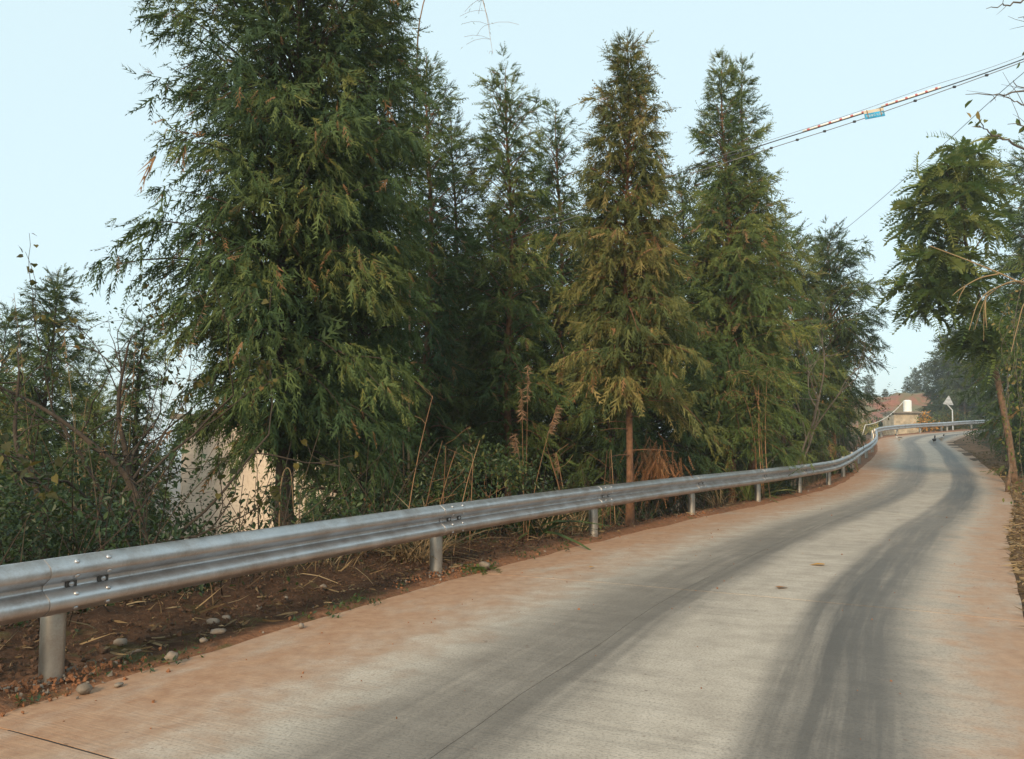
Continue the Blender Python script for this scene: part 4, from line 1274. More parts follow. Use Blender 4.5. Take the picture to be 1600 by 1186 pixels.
t = 1.0 + 11 * r.random(9000) ** 1.4; s = .03 + 2.2 * r.random(9000) ** 1.4
L, R = Lp(t), Rp(t); e = norm(R - L); p = R + e * s[:, None]
P = np.column_stack([p, ground_z(p[:, 0], p[:, 1]) + r.uniform(.02, .09, len(p))])
D = r.normal(0, 1, (len(P), 3)); D[:, 2] *= .25
P[:, 2] += .02
batch(mb, B3, P, D, r.uniform(.05, .22, len(P)), r.random(len(P)), r)
k = r.random(len(P)) < .35
batch(mb, OQ, P[k], D[k], r.uniform(.05, .10, k.sum()), r.random(k.sum()) * .8, r)
tag(mb.build('leaf_litter', M['straw']), 'straw and dead leaf litter on the verge right of the concrete', 'leaf litter', kind='stuff')
# thicket on the right bank
mb = MB()
t = r.uniform(3.5, 17, 700); s = .9 + 5 * r.random(700) ** 1.2
L, R = Lp(t), Rp(t); e = norm(R - L); p = R + e * s[:, None]
g = ground_z(p[:, 0], p[:, 1])
for k in range(len(p)):
    m_ = 24; h = r.uniform(.3, 1.6) * min(1, s[k] * .6)
    q = np.array([p[k, 0], p[k, 1], g[k]]) + np.column_stack([r.normal(0, .3, m_), r.normal(0, .3, m_), r.uniform(0, h, m_)])
    batch(mb, OQ, q, r.normal(0, 1, (m_, 3)), r.uniform(.06, .13, m_), np.clip(r.normal(r.uniform(.1, .6), .15, m_), 0, 1), r, up=(0, 0, 1.), twist=.6)
tag(mb.build('undergrowth', M['leaf_green']), 'dark leafy thicket on the bank right of the road', 'undergrowth', kind='stuff')

# ------------------------------------------------------------------ pale house below the road
def render_material():
    m, t, b = new_mat('pale_render')
    v = geopos(t)
    n = noise(t, v, 1.2, 6, .6); n2 = noise(t, v, 14, 5, .65)
    c = ramp(t, n, [(.3, (.56, .46, .37)), (.7, (.70, .60, .50))])
    c = mixc(t, ramp(t, n2, [(.5, 0), (.68, .5)]), c, (.34, .25, .18))
    t.links.new(c, b.inputs['Base Color']); b.inputs['Roughness'].default_value = .9
    bump(t, b, n2, .3, .02)
    return m
M['render'] = render_material()
M['glass_dark'] = plain('dark_glass', (.03, .035, .04), .15, var=.1)
M['frame'] = plain('window_frame', (.35, .33, .30), .5, var=.1)
xl, xr, yh = at(284, 700, 22)[0], at(728, 700, 22)[0], 22.0
zb = gz((xl + xr) / 2, 24) - .8
ztop = at(500, 655, 22)[2]
root = empty('house', ((xl + xr) / 2, yh, zb)); tag(root, 'pale cream rendered house wall seen through the trees below the road', 'house')
w_ = xr - xl
mb = MB()
box(mb, (0, .12, (ztop - zb) / 2), (w_, .24, ztop - zb)); box(mb, (0, 5.88, (ztop - zb) / 2), (w_, .24, ztop - zb))
box(mb, (-w_ / 2 + .12, 3, (ztop - zb) / 2), (.24, 5.5, ztop - zb)); box(mb, (w_ / 2 - .12, 3, (ztop - zb) / 2), (.24, 5.5, ztop - zb))
mb.build('wall', M['render'], root)
mb = MB(); box(mb, (0, 3, ztop - zb + .07), (w_ + .5, 6.5, .14)); ro = mb.build('roof', M['roof_slab'], root)
for dx in (-.6, 1.5):
    mb = MB(); box(mb, (dx, -.012, 2.0), (1.1, .03, 1.3)); wi = mb.build('window', M['frame'], root)
    mb = MB(); box(mb, (dx - .26, -.034, 2.0), (.48, .014, 1.18)); box(mb, (dx + .26, -.034, 2.0), (.48, .014, 1.18)); mb.build('pane', M['glass_dark'], wi)

# ------------------------------------------------------------------ red hill, shed with water tank, hose
def hill_material():
    m, t, b = new_mat('red_hill_soil')
    v = geopos(t)
    n = noise(t, v, .25, 6, .6); n2 = noise(t, v, 1.5, 6, .65)
    sep = N(t, 'ShaderNodeSeparateXYZ'); t.links.new(N(t, 'ShaderNodeNewGeometry').outputs['Normal'], sep.inputs[0])
    flat_ = ramp(t, sep.outputs[2], [(.93, 0), (.992, .75)])          # crops and grass grow where it is level
    c = ramp(t, n2, [(.3, (.17, .062, .040)), (.7, (.27, .115, .075))])
    c = mixc(t, ramp(t, n, [(.44, 0), (.56, .8)]), c, (.11, .115, .05))
    c = mixc(t, flat_, c, ramp(t, n2, [(.35, (.10, .13, .045)), (.65, (.20, .15, .085))]))
    t.links.new(c, b.inputs['Base Color']); b.inputs['Roughness'].default_value = .95
    return m
M['hill'] = hill_material()
X, Y = np.meshgrid(np.linspace(38, 150, 150), np.linspace(104, 200, 120))
nz = vnoise(X * .16, Y * .16, 71, 6)
face = sstep(116, 126, Y + nz * 5) * .55 + sstep(132, 142, Y + nz * 6) * .45
Z = ground_z(X, Y, False) - .4 + sstep(46, 62, X + nz * 4) * (7.4 * face) + sstep(46, 62, X) * nz * 1.5 * face + vnoise(X * .7, Y * .7, 72, 3) * .35 * face
ny, nx = X.shape; ii = np.arange(ny - 1)[:, None] * nx + np.arange(nx - 1)[None]
mb = MB(); mb.add(np.column_stack([X.ravel(), Y.ravel(), Z.ravel()]), np.stack([ii, ii + 1, ii + nx + 1, ii + nx], -1).reshape(-1, 4))
tag(mb.build('hill', M['hill'], smooth=True), 'hazy red earth hill with a terraced cut face beyond the bend', kind='structure')

M['stonewall'] = plain('stone_wall', (.40, .33, .24), .9, var=.35, scale=2.2, bmp=.5)
sp = at(1416, 660, 86.0); szb = gz(sp[0], 86.0) - .2
root = empty('shed', (sp[0], 86.0, szb)); tag(root, 'small stone shed with flat roof carrying the white tank', 'shed')
zt = at(1416, 646, 86)[2] - szb
mb = MB(); box(mb, (0, 1.3, zt / 2), (2.6, 2.6, zt)); mb.build('wall', M['stonewall'], root)
mb = MB(); box(mb, (.45, 1.3, zt + .09), (3.8, 3.2, .18)); mb.build('roof', M['roof_slab'], root)
mb = MB(); tube(mb, [(0, 0, 0), (0, 0, .06), (0, 0, .10), (0, 0, 1.18), (0, 0, 1.24), (0, 0, 1.30)], [.40, .42, .415, .415, .38, .2], 24)
tk0 = np.array([at(1421, 640, 86.5)[0], 86.9, szb + zt + .18])
o = empty('water_tank', tuple(tk0)); tag(o, 'white cylindrical water tank on the stone shed roof', 'water tank')
mb.build('body', M['tank'], o, smooth=False)
for z in (.35, .75, 1.05):
    mb = MB(); a = np.linspace(0, 2 * math.pi, 25); tube(mb, np.column_stack([np.cos(a) * .418, np.sin(a) * .418, np.full(25, z)]), .014, 5, cap=False); mb.build('rib', M['tank'], o, smooth=True)
h0 = tk0 + [-.38, 0, 1.2]; h1 = at(1352, 664, 76)
tt = np.linspace(0, 1, 24)[:, None]
C = h0 + (h1 - h0) * tt - np.array([0, 0, 1.0]) * (4 * tt * (1 - tt)) * .55
C = np.vstack([C, [[h1[0] - .5, h1[1] - .3, gz(h1[0] - .5, h1[1] - .3)]]])
mb = MB(); tube(mb, C - C[-1], .035, 6); o = mb.build('hose', M['hose'], smooth=True, loc=tuple(C[-1])); tag(o, 'pale hose sagging from the white tank to the ground', 'hose')
r = np.random.default_rng(17)
G_B = 'bushes near the stone shed'
for (px, d, L, fol, lab, per) in [(1446, 80, 1.0, 'orange_flower', 'bush with orange leaves right of the stone shed', 1), (1452, 83, 1.3, 'leaf_bamboo', 'green yellow bush behind the far guardrail', 3), (1476, 81, 1.2, 'leaf_autumn', 'brown bush behind the triangle sign', 3),
                                  (1500, 84, 1.6, 'leaf_green', 'green bush at the end of the far guardrail', 3), (1375, 92, 1.3, 'leaf_green', 'dark green bush left of the stone shed', 3), (1356, 88, 1.0, 'leaf_yellow', 'yellowish bush at the foot of the hose', 2)]:
    x = at(px, 600, d)[0]
    shrub('bush', lab, (x, d, gz(x, d)), r, 7, L, .03, 2, OV, (.16, .32), per, fol, 'bark_dark', group=G_B, lspread=.2, cat='bush')

# ------------------------------------------------------------------ triangle sign seen from the back
M['galv_pole'] = plain('pole_galvanised', (.62, .63, .64), .45, .3, var=.08)
sx = at(1489, 671, 72.6); zg = max(gz(sx[0], 72.6), sx[2] - .4)
s0 = np.array([sx[0], 72.6, gz(sx[0], 72.6)])
root = empty('road_sign', tuple(s0)); tag(root, 'triangular warning sign seen from behind on a bent pole at the far guardrail', 'road sign')
pA, pB, pC = at(1488, 641, 72.6) - s0, at(1480, 632, 72.6) - s0, at(1481.5, 618, 72.6) - s0
mb = MB(); tube(mb, np.array([[0, 0, -.2], [0, 0, .2], pA - [0, 0, .1], pA, pA + (pB - pA) * .5, pB, pB + [-.02, 0, .5]]), .05, 10); mb.build('pole', M['galv_pole'], root, smooth=True)
cT = at(1481.5, 625, 72.55) - s0
mb = MB(); hw, hh_ = .50, .43; rt = RAD(-6)
tri = np.array([(-hw, -hh_), (hw, -hh_), (0, hh_)])
pts = []
for (x, z) in tri:                      # rounded corners
    for q in np.linspace(0, 1, 5):
        nxt = tri[(list(map(tuple, tri)).index((x, z)) + 1) % 3]; prv = tri[(list(map(tuple, tri)).index((x, z)) - 1) % 3]
        a_ = np.array((x, z)) + (prv - np.array((x, z))) * .09; c_ = np.array((x, z)) + (nxt - np.array((x, z))) * .09; b_ = np.array((x, z))
        pts.append((1 - q) ** 2 * a_ + 2 * q * (1 - q) * b_ + q * q * c_)
pts = np.array(pts); R2 = np.array([[math.cos(rt), -math.sin(rt)], [math.sin(rt), math.cos(rt)]]); pts = pts @ R2.T
n = len(pts); Vv = np.vstack([np.column_stack([pts[:, 0], np.full(n, -.06), pts[:, 1]]), np.column_stack([pts[:, 0], np.full(n, -.045), pts[:, 1]])]) + cT
mb.add(Vv, np.stack([np.arange(n), (np.arange(n) + 1) % n, n + (np.arange(n) + 1) % n, n + np.arange(n)], -1)); mb.F.append(np.arange(n)[None]); mb.F.append((n + np.arange(n)[::-1])[None])
mb.build('sign_plate', M['sign_back'], root)
for dz in (-.2, .12):
    mb = MB(); box(mb, cT + np.array([.0, -.085, dz]), (.62 - (dz + .2), .05, .05)); mb.build('bracket', M['galv_pole'], root)

# ------------------------------------------------------------------ ducks crossing at the bend
def duck(loc, rz, label, dark):
    root = empty('bird', tuple(loc), rz); tag(root, label, 'bird', 'birds on the far road')
    root.scale = (1.15,) * 3
    mb = MB()
    tube(mb, [(-.22, 0, .17), (-.16, 0, .17), (-.05, 0, .155), (.06, 0, .16), (.13, 0, .20), (.155, 0, .27), (.16, 0, .33), (.18, 0, .36), (.225, 0, .355)], [.008, .045, .085, .085, .05, .032, .03, .036, .015], 10)
    mb.build('body', M['duck_dark'] if dark else M['duck_pale'], root, smooth=True)
    mb = MB(); tube(mb, [(.155, 0, .28), (.16, 0, .33), (.18, 0, .362), (.222, 0, .357)], [.033, .034, .039, .018], 10); mb.build('head', M['duck_dark'], root, smooth=True)
    mb = MB(); tube(mb, [(.215, 0, .352), (.275, 0, .345)], [.016, .010], 6); mb.build('bill', M['bill'], root, smooth=True)
    for sg in (-1, 1):
        mb = MB(); tube(mb, [(-.18, sg * .03, .19), (-.08, sg * .075, .19), (.06, sg * .07, .19)], [.008, .03, .02], 6); mb.build('wing', M['duck_dark'], root, smooth=True)
        mb = MB(); tube(mb, [(0, sg * .035, .09), (0, sg * .035, .012), (.05, sg * .04, .004)], .008, 5); mb.build('leg', M['bill'], root, smooth=True)
M['duck_dark'] = plain('feather_dark', (.04, .04, .045), .7)
M['duck_pale'] = plain('feather_pale', (.42, .40, .37), .8)
M['bill'] = plain('bill', (.35, .22, .08), .6)
def road_px(px, py):
    best = None
    for d in np.linspace(40, 66, 261):
        p = at(px, py, d); sl, sr, tl, tr, zl, zr = lateral([p[0]], [p[1]])
        e_ = abs(p[2] - (zl[0] + .02))
        if best is None or e_ < best[0]: best = (e_, p, zl[0])
    p = best[1].copy(); t_ = TS[int(np.argmin(np.hypot(DL[:, 0] - p[0], DL[:, 1] - p[1])))]
    dense = slab_pt(np.repeat(TS[TS > 12], 21), np.tile(np.linspace(0, 1, 21), int((TS > 12).sum())))[0]
    p[2] = dense[int(np.argmin(np.hypot(dense[:, 0] - p[0], dense[:, 1] - p[1]))), 2]
    return p
duck(road_px(1405, 688.5), 2.6, 'pale bodied bird on the road before the shed', False)
duck(road_px(1460, 690.5), .9, 'dark bird on the right tyre track at the bend', True)
duck(road_px(1471, 688.5), .3, 'pale bodied bird nearest the inside of the bend', False)

# ------------------------------------------------------------------ overhead cables
def cable(name, pts, rad, mat, label, sag=0.0, n=50, clips=0):
    P = np.array([at(*p) for p in pts])
    S_ = catmull(np.arange(len(P)), P, np.linspace(0, len(P) - 1, n))
    o = S_[n // 2].copy()
    root = empty(name, tuple(o)); tag(root, label, 'cable', 'overhead cables crossing the road')
    mb = MB(); tube(mb, S_ - o, rad, 6); mb.build('strand', M[mat], root, smooth=True)
    return root, S_, o
DLc = [(1950, -50, 13.0), (1600, 92, 14.0), (1365, 172, 14.8), (1200, 224, 15.5), (1065, 269, 16.2), (900, 330, 17.2), (700, 400, 18.5)]
r1, S1, o1 = cable('overhead_cable', DLc, .010, 'wire', 'upper black cable wearing red and white sleeves', n=90)
r2, S2, o2 = cable('overhead_cable', [(1950, -38, 13.0), (1600, 96, 14.0), (1365, 180, 14.8), (1200, 233, 15.5), (1065, 277, 16.2), (900, 338, 17.2), (700, 408, 18.5)], .0075, 'wire_grey', 'lower grey cable carrying the blue plate', n=90)
for f in np.linspace(.12, .62, 13):
    p = S2[int(f * 89)] - o2
    mb = MB(); box(mb, p, (.05, .035, .035)); mb.build('clip', M['wire'], r2)
r3, S3, o3_ = cable('overhead_cable', [(1950, -60, 13.1), (1600, 86, 14.1), (1450, 136, 14.6), (1330, 178, 15.0), (1200, 220, 15.6), (1065, 264, 16.3), (700, 394, 18.6)], .004, 'wire_grey', 'thin steel wire stretched just above the black cable', n=60)
r4, S4, o4 = cable('overhead_cable', [(1900, -120, 16), (1600, 113, 20), (1450, 247, 26), (1300, 374, 34), (1150, 480, 44)], .009, 'wire_grey', 'single thin wire running down to the ragged cypress', n=50)
def on_line(S_, px):
    pp = np.array([CX + F_PX * (p[0] / (p[1] * math.cos(PITCH) + (p[2] - CAM_Z) * math.sin(PITCH))) for p in S_])
    i = np.argsort(pp); return np.array([np.interp(px, pp[i], S_[i, q]) for q in range(3)])
def sleeve(x0, x1, label):
    a = on_line(S1, x0) - o1 + [0, 0, .022]; b = on_line(S1, x1) - o1 + [0, 0, .022]
    mb = MB(); tube(mb, [a, (a + b) / 2, b], .020, 10); so = mb.build('sleeve', M['white_plastic'], r1, smooth=True)
    L = b - a; n = 6 if x1 - x0 > 90 else 5
    for k in range(n):
        c = a + L * ((k + .55) / n); h = L * (.12 / n)
        mb = MB(); tube(mb, [c - h, c + h], .0225, 10); mb.build('band', M['red_band'], so, smooth=True)
sleeve(1254, 1356, '')
sleeve(1377, 1470, '')
# hanging plate, blue lower half with worn white characters
plate_c = at(1366, 177.5, 14.75)
root = empty('hanging_plate', tuple(plate_c)); tag(root, 'small weathered blue and beige plate hanging from the cables', 'plate')
def plate_material():
    m, t, b = new_mat('plate_enamel')
    v = objco(t)
    n = noise(t, v, 9, 5); n2 = noise(t, v, 22, 4)
    c = ramp(t, n, [(.3, (.50, .43, .33)), (.7, (.62, .57, .48))])
    t.links.new(mixc(t, ramp(t, n2, [(.6, 0), (.75, .5)]), c, (.25, .16, .09)), b.inputs['Base Color']); b.inputs['Roughness'].default_value = .5
    return m
M['plate'] = plate_material()
M['plate_blue'] = plain('plate_blue', (.015, .27, .50), .5, var=.4, scale=7)
M['plate_ink'] = plain('plate_white', (.62, .72, .74), .5, var=.15, scale=20)
M['rust'] = plain('rust', (.22, .12, .05), .8, var=.3, scale=20)
tl = RAD(11)
ax = np.array([[math.cos(tl), 0, math.sin(tl)], [0, 1, 0], [-math.sin(tl), 0, math.cos(tl)]])
def pb(name, u, z, w_, h, y, mat, parent):
    mb = MB(); box(mb, np.array([u, 0, z]) @ ax + [0, y, 0], (w_, .003 if name != 'panel' else .006, h), ax=ax); return mb.build(name, M[mat], parent)
PW, PH = .385, .165
pn_ = pb('panel', 0, 0, PW, PH, 0, 'plate', root)
bl = pb('blue_field', 0, -PH * .17, PW * .985, PH * .63, -.005, 'plate_blue', root)
r = np.random.default_rng(3)
mb = MB()
for k, u in enumerate([-.150, -.098, -.050, -.004, .050, .098, .148]):
    for (du, dz, w_, h) in [(-.012, 0, .004, .042), (.012, 0, .004, .036), (0, .018, .026, .004), (0, -.004 + r.normal(0, .004), .024, .004), (r.normal(0, .004), -.018, .020, .004)][: 5 if k % 3 else 4]:
        box(mb, np.array([u + du, 0, -PH * .16 + dz]) @ ax + [0, -.0085, 0], (w_, .002, h), ax=ax)
mb.build('lettering', M['plate_ink'], root)
for u in (-.13, .125):
    pb('strap', u, .012, .014, PH * .95, -.0105, 'rust', root)
for u in (-.13, .125):
    mb = MB(); p = np.array([u, 0, PH / 2]) @ ax; q = on_line(S2, 1366 + u / PW * 33) - plate_c
    tube(mb, [p, (p + q) / 2, q], .004, 5); mb.build('hanger', M['rust'], root)

# ------------------------------------------------------------------ bare twigs and reeds reaching in from the right
r = np.random.default_rng(55)
tb = np.array([12.6, 11.0, 0]); tb[2] = gz(tb[0], tb[1])
root = empty('bare_tree', tuple(tb)); tag(root, 'bare twigs with a few leaves reaching in at the top right corner', 'tree')
a, b = MB(), MB()
hub = tb + np.array([-.6, .3, 6.6])
tube(a, np.array([[0, 0, -.2], [0, 0, 2], [-.2, .1, 4.5], hub - tb]), [.13, .11, .08, .05], 8, lump=.04, rng=r)
twig_px = [[(1680, -30, 10.9), (1600, 0, 10.8), (1570, 8, 10.7), (1540, 13, 10.6)], [(1660, 60, 10.6), (1620, 40, 10.6), (1592, 26, 10.5)], [(1700, 150, 10.9), (1600, 143, 10.8), (1560, 148, 10.7), (1507, 147, 10.6)],
           [(1690, 200, 10.6), (1620, 176, 10.6), (1590, 160, 10.6), (1568, 146, 10.5)], [(1680, 250, 10.9), (1600, 232, 10.8), (1560, 216, 10.7), (1538, 200, 10.6), (1530, 185, 10.5)], [(1690, 165, 10.5), (1610, 143, 10.5), (1582, 127, 10.5)],
           [(1680, 230, 10.5), (1620, 206, 10.5), (1575, 192, 10.5)]]
tips = []
for pts in twig_px:
    P = np.array([at(*p) for p in pts]) - tb
    P = np.vstack([hub - tb, (hub - tb) * .45 + P[0] * .55, P])
    S_ = catmull(np.arange(len(P)), P, np.linspace(0, len(P) - 1, 26)) + r.normal(0, .012, (26, 3))
    tube(a, S_, np.linspace(.028, .004, 26), 5, cap=False)
    for k in range(3):
        j = r.integers(14, 25); d = norm(S_[j] - S_[j - 2]) + r.normal(0, .6, 3); l = r.uniform(.1, .35)
        tube(a, S_[j] + d * l * np.linspace(0, 1, 4)[:, None] + r.normal(0, .008, (4, 3)), np.linspace(.005, .002, 4), 3, cap=False)
for (x, y) in [(1534, 188), (1520, 192), (1510, 178), (1528, 176), (1540, 186), (1505, 173), (1524, 200), (1532, 201), (1598, 200), (1594, 195), (1599, 92), (1596, 98)]:
    tips.append((at(x, y, 10.5) - tb, np.array([-.6, 0, -.2])))
leaves_on(b, tips, r, OV, (.10, .15), 1, .02, .4, (.2, 1))
a.build('trunk', M['bark_grey'], root, smooth=True); b.build('crown', M['leaf_bamboo'], root)

# reed clump off the right edge, its straw blades hang into the picture
rb = np.array([8.6, 10.2, 0]); rb[2] = gz(rb[0], rb[1])
root = empty('reed_clump', tuple(rb)); tag(root, 'tall straw coloured reed bending in from the right picture edge', 'reeds')
a = MB()
for pts, rad, tn in [([(1700, 560, 10), (1660, 480, 9.9), (1590, 440, 9.6), (1520, 410, 9.4), (1452, 384, 9.2)], .016, .95), ([(1560, 428, 9.5), (1530, 435, 9.5), (1500, 452, 9.4), (1488, 462, 9.4)], .010, .8),
                     ([(1508, 448, 9.4), (1500, 462, 9.4), (1496, 476, 9.4)], .007, .8), ([(1660, 480, 9.9), (1600, 441, 9.6), (1560, 448, 9.5), (1530, 470, 9.4), (1514, 516, 9.4)], .011, .9),
                     ([(1650, 470, 9.9), (1585, 443, 9.6), (1548, 458, 9.5), (1534, 480, 9.4), (1523, 515, 9.4)], .009, .7), ([(1540, 462, 9.5), (1540, 490, 9.5), (1542, 513, 9.5)], .007, 1.0),
                     ([(1545, 455, 9.5), (1538, 480, 9.5), (1537, 533, 9.5)], .005, .9), ([(1640, 470, 9.8), (1604, 470, 9.7), (1590, 510, 9.7), (1580, 550, 9.7)], .012, .8)]:
    P = np.array([at(*p) for p in pts]) - rb
    if pts[0][0] > 1620: P = np.vstack([[P[0, 0] * .0 + .1, P[0, 1] * .0, -.1], P])
    S_ = catmull(np.arange(len(P)), P, np.linspace(0, len(P) - 1, 24))
    tube(a, S_, np.linspace(rad, rad * .35, 24), 5, tn, cap=False)
a.build('stalks', M['straw'], root, smooth=True)
# creeper with small yellow leaves hanging at the right edge
cb_ = np.array([at(1640, 760, 17.5)[0], 17.5, 0]); cb_[2] = gz(cb_[0], cb_[1])
root = empty('creeper', tuple(cb_)); tag(root, 'hanging creeper with small yellow green leaves at the right picture edge', 'creeper')
a, b = MB(), MB(); tips = []
for k in range(26):
    x0 = r.uniform(1572, 1640); y0 = r.uniform(430, 640); y1 = y0 + r.uniform(60, 170); d0 = r.uniform(16.6, 18.6)
    P = np.array([at(x0 + 40, y0 + 40, d0 + .4), at(x0 + 12, y0 - 6, d0), at(x0, y0 + 10, d0 - .1), at(x0 - r.uniform(-6, 14), (y0 + y1) / 2, d0 - .1), at(x0 + r.uniform(-14, 8), y1, d0)]) - cb_
    S_ = catmull(np.arange(5), P, np.linspace(0, 4, 16)); tube(a, S_, .005, 3, cap=False)
    for q in S_[4:]: tips.append((q, np.array([0, 0, -.6])))
tube(a, np.array([[0, 0, -.2], [.2, .1, 2], [.1, 0, 4.2]]), [.05, .04, .02], 6)
leaves_on(b, tips, r, OV, (.06, .11), 3, .07, .5, (0, 1))
a.build('vines', M['bark_grey'], root); b.build('foliage', M['leaf_bamboo'], root)
# cut stake leaning on the right verge
p0 = at(1572, 755, 22.5); g0 = gz(p0[0], 22.5); p1 = at(1581, 725, 22.6)
mb = MB(); tube(mb, np.array([[0, 0, -.1], (p1 - [p0[0], 22.5, g0]) * .5, p1 - [p0[0], 22.5, g0]]), [.06, .055, .05], 8)
tag(mb.build('stake', M['bark_tan'], smooth=True, loc=(p0[0], 22.5, g0)), 'short pale stump of a stake on the verge right of the road', 'stake')

# ------------------------------------------------------------------ stones, clods and fallen leaves
def stone_mesh(seed, mat):
    r = np.random.default_rng(seed)
    import bmesh
    bm = bmesh.new(); bmesh.ops.create_icosphere(bm, subdivisions=2, radius=1)
    ax_ = r.uniform(.6, 1.0, 3); ax_[2] *= .62
    cuts = norm(r.normal(0, 1, (7, 3)))
    for v in bm.verts:
        p = np.array(v.co)
        for c_ in cuts:
            k = np.dot(p, c_) - .72
            if k > 0: p = p - c_ * k * .8
        p = p * ax_ * (1 + .06 * r.normal())
        v.co = p
    me = bpy.data.meshes.new('stone'); bm.to_mesh(me); bm.free()
    me.polygons.foreach_set('use_smooth', np.ones(len(me.polygons), bool))
    me.materials.append(mat); return me
STONES = [stone_mesh(s, M['stone']) for s in range(5)]
def verge_hit(px, py):
    """point on the left verge seen at a pixel"""
    for d in np.linspace(4, 12, 401):
        p = at(px, py, d)
        if p[2] <= gz(p[0], p[1]) + .10: return p
    return p
r = np.random.default_rng(8)
spots = [(332, 972, 11, 'large rounded pale stone on the soil ridge, left of the pair'), (340, 987, 10, 'rounded stone right below the large pale one'), (132, 1077, 13, 'flat wedge shaped stone right of the first post foot'),
         (268, 1027, 12, 'grey slab like stone half sunk at the slab edge'), (188, 1004, 9, 'dull stone in the dark soil behind the first post'), (318, 1001, 8, 'small stone between the grass tufts'), (354, 965, 7, 'greenish grey stone right of the large pale one'),
         (404, 949, 6, 'small bright stone high on the ridge'), (505, 918, 7, 'grey stone on the ridge near the second post'), (445, 935, 5, 'small stone at mid ridge'), (215, 1017, 6, 'tiny pale stone near the first post'),
         (185, 1070, 7, 'brown lump of stone at the slab edge'), (470, 978, 6, 'small flat stone lying at the slab edge under the ridge'), (256, 905, 7, 'pale chunk in the soil at the foot of the pale wall view'), (757, 884, 9, 'broken pale brick like chunk right of the fern')]
for i, (px, py, hw, lab) in enumerate(spots):
    p = verge_hit(px, py); sc_ = hw / F_PX * p[1] * 1.25
    o = link('stone', STONES[i % 5], None, (p[0], p[1], p[2] + sc_ * .05)); o.scale = (sc_,) * 3; o.rotation_euler = (0, 0, i * 1.7)
    tag(o, lab, 'stone', 'stones in the soil beside the guardrail')
# crumbs of red soil and gravel: too many to count
def low_clod(seed):
    r = np.random.default_rng(seed)
    V = np.array([(1, 0, 0), (-1, 0, 0), (0, 1, 0), (0, -1, 0), (0, 0, 1), (0, 0, -1)], float) * r.uniform(.6, 1.2, (6, 1)) + r.normal(0, .15, (6, 3))
    F = np.array([(0, 2, 4), (2, 1, 4), (1, 3, 4), (3, 0, 4), (2, 0, 5), (1, 2, 5), (3, 1, 5), (0, 3, 5)]); return V, F
CLODS = [low_clod(s) for s in range(6)]
mb, mb2 = MB(), MB()
t = np.concatenate([r.uniform(.3, 9, 2600), r.normal(1.0, .06, 420), r.normal(.75, .12, 300), r.normal(2.02, .10, 300), r.normal(4.0, .15, 120)])
s = np.concatenate([r.uniform(-.2, 1.6, 2600), r.normal(-.02, .10, 1140)])
L, R = Lp(t), Rp(t); e = norm(R - L); p = L - e * s[:, None]
g = np.maximum(ground_z(p[:, 0], p[:, 1]) + .035, np.where(s < .15, Zr(t) + .01, -9))
P = np.column_stack([p, g]); sz = r.uniform(.005, .020, len(P)) * np.where(r.random(len(P)) < .06, 2.0, 1)
h = r.random(len(P)) < .72
P[2600:, 2] += np.clip(.05 - np.abs(s[2600:] + .02) * .3, 0, .05)
for q in range(6):
    k = (np.arange(len(P)) % 6 == q)
    batch(mb, CLODS[q], P[k & h], r.normal(0, 1, ((k & h).sum(), 3)), sz[k & h], .5, r); batch(mb2, CLODS[q], P[k & ~h], r.normal(0, 1, ((k & ~h).sum(), 3)), sz[k & ~h] * .9, .5, r)
tag(mb.build('soil_crumbs', M['clod']), 'crumbs of red soil along the foot of the guardrail', 'soil crumbs', kind='stuff')
tag(mb2.build('gravel', M['stone']), 'loose gravel along the foot of the guardrail', 'gravel', kind='stuff')
mb = MB()
n = 8500; t = np.concatenate([r.uniform(.3, 3.2, 7000), r.uniform(3.2, 8, 1500)]); s = r.uniform(-.05, 1.9, n)
L, R = Lp(t), Rp(t); e = norm(R - L); p = L - e * s[:, None]
P = np.column_stack([p, ground_z(p[:, 0], p[:, 1]) + r.uniform(.05, .13, n)]); sz = .006 + .020 * r.random(n) ** 2.2 + np.where(r.random(n) < .02, .02, 0)
for q in range(6):
    k = (np.arange(n) % 6 == q); batch(mb, CLODS[q], P[k], r.normal(0, 1, (k.sum(), 3)), sz[k], .5, r)
tag(mb.build('soil_clods', M['clod_dark']), 'dark clods of soil on the ridge behind the posts', 'soil clods', kind='stuff')
mb = MB()
n = 2600; t = np.concatenate([r.uniform(.3, 3.4, 1900), r.uniform(3.4, 9, 700)]); s = r.uniform(-.12, 1.9, n)
L, R = Lp(t), Rp(t); e = norm(R - L); p = L - e * s[:, None]
P = np.column_stack([p, np.maximum(ground_z(p[:, 0], p[:, 1]) + r.uniform(.06, .11, n), np.where(s < .1, .045, -9))]); D = r.normal(0, 1, (n, 3)); D[:, 2] *= .2
k = r.random(n) < .6
batch(mb, B3, P[k], D[k], r.uniform(.04, .22, k.sum()) , r.random(k.sum()) ** 1.3, r); batch(mb, OQ, P[~k], D[~k], r.uniform(.03, .075, (~k).sum()), r.random((~k).sum()) * .8, r)
tag(mb.build('leaf_litter', M['straw']), 'dead leaves and straw strewn on the soil under the rail', 'leaf litter', kind='stuff')
mb = MB()
n = 240; t = r.uniform(.4, 3.0, n); s = r.choice([-.16, .5, .9, 1.2], n, p=[.3, .2, .2, .3]) + r.normal(0, .1, n)
L, R = Lp(t), Rp(t); e = norm(R - L); p = L - e * s[:, None]; P = np.column_stack([p, np.maximum(ground_z(p[:, 0], p[:, 1]) + .05, 0.03)])
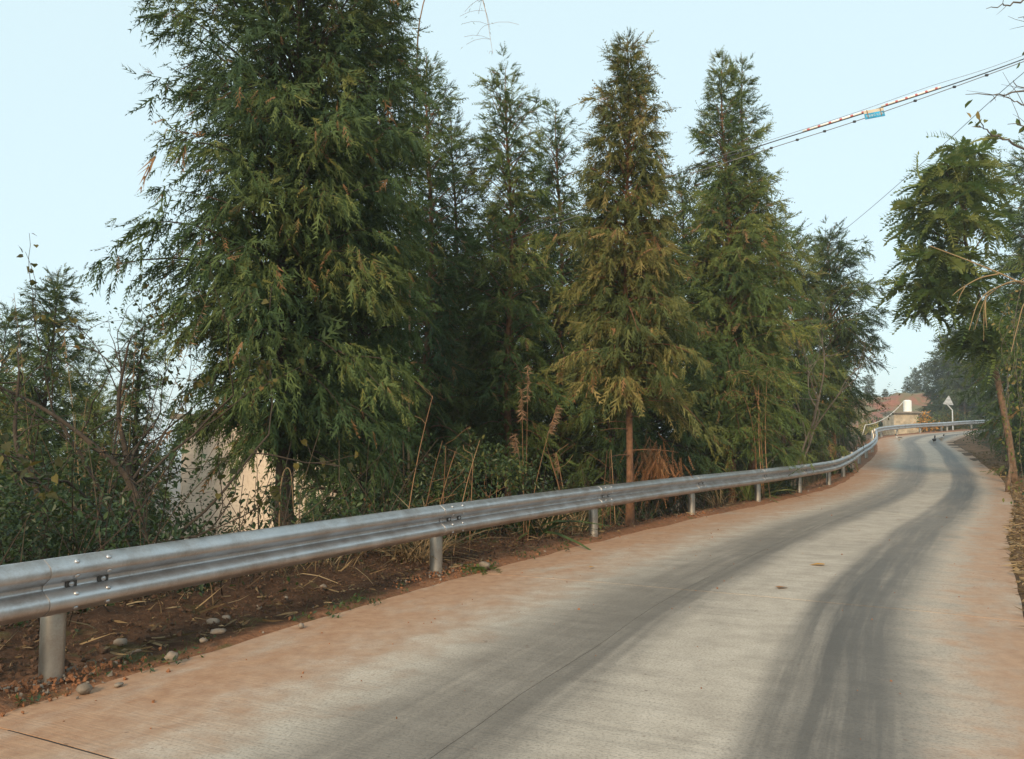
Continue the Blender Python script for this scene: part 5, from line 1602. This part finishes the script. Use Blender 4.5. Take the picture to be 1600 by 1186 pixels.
for k in range(n):
    m_ = 9; batch(mb, OQ, P[k] + r.normal(0, .03, (m_, 3)) * [1, 1, .4], r.normal(0, 1, (m_, 3)) + [0, 0, .5], r.uniform(.02, .05, m_), r.uniform(.2, 1, m_), r, up=(0, 0, 1.), twist=.4)
    m_ = 5; batch(mb, B2, P[k] + r.normal(0, .03, (m_, 3)) * [1, 1, .2], r.normal(0, .7, (m_, 3)) + [0, 0, .8], r.uniform(.05, .14, m_), r.uniform(.2, 1, m_), r)
tag(mb.build('weeds', M['leaf_green']), 'low green weeds along the edge of the slab', 'weeds', kind='stuff')
# grit on the concrete
mb = MB()
n = 520; t = r.uniform(.2, 9, n); u = np.where(r.random(n) < .75, r.beta(1.2, 3.5, n), 1 - r.beta(1.2, 6, n))
P, _ = slab_pt(t, np.clip(u, .01, .99)); sz = r.uniform(.003, .009, n) * np.where(r.random(n) < .08, 1.8, 1)
batch(mb, CLODS[0], P + np.column_stack([np.zeros(n), np.zeros(n), sz * .3]), r.normal(0, 1, (n, 3)), sz, .5, r)
tag(mb.build('grit', M['clod']), 'scattered grit on the concrete', 'grit', kind='stuff')
# orange fallen leaf and a dry scrap on the lane
def flat_px(px, py):
    d = 8.
    for _ in range(30):
        p = at(px, py, d); d = d * (CAM_Z - .018) / (CAM_Z - p[2])
    return at(px, py, d)
for (px, py, sc_, rz, mat, lab) in [(1288, 884, .17, 2.9, 'orange_flower', 'orange fallen leaf lying in the middle of the lane'), (1215, 920, .13, .3, 'dead_frond', 'flat brown scrap on the pale strip between the tyre tracks'),
                                    (923, 888, .08, 1.0, 'orange_flower', 'small orange leaf on the red dust near the third visible post')]:
    p = flat_px(px, py)
    mb = MB(); V, F = HE; V = V * np.array([1, .8, .6]); V = V @ np.array([[math.cos(rz), math.sin(rz), 0], [-math.sin(rz), math.cos(rz), 0], [0, 0, 1]])
    mb.add(V * sc_, F, .8); mb.build
    o = mb.build('fallen_leaf', M[mat], loc=(p[0], p[1], p[2] + .014)); tag(o, lab, 'leaf')

# ------------------------------------------------------------------ haze
hz = MB(); box(hz, (0, 400, -3), (1812, 1412, 54))
m = bpy.data.materials.new('haze'); m.use_nodes = True; t = m.node_tree
t.nodes.remove(t.nodes['Principled BSDF'])
pv = N(t, 'ShaderNodeVolumePrincipled')
pv.inputs['Color'].default_value = (.86, .93, 1.0, 1)
pv.inputs['Density'].default_value = .0010
pv.inputs['Anisotropy'].default_value = .2
t.links.new(pv.outputs[0], t.nodes['Material Output'].inputs['Volume'])
tag(hz.build('haze', m), 'pale blue winter haze over the valley', kind='stuff')
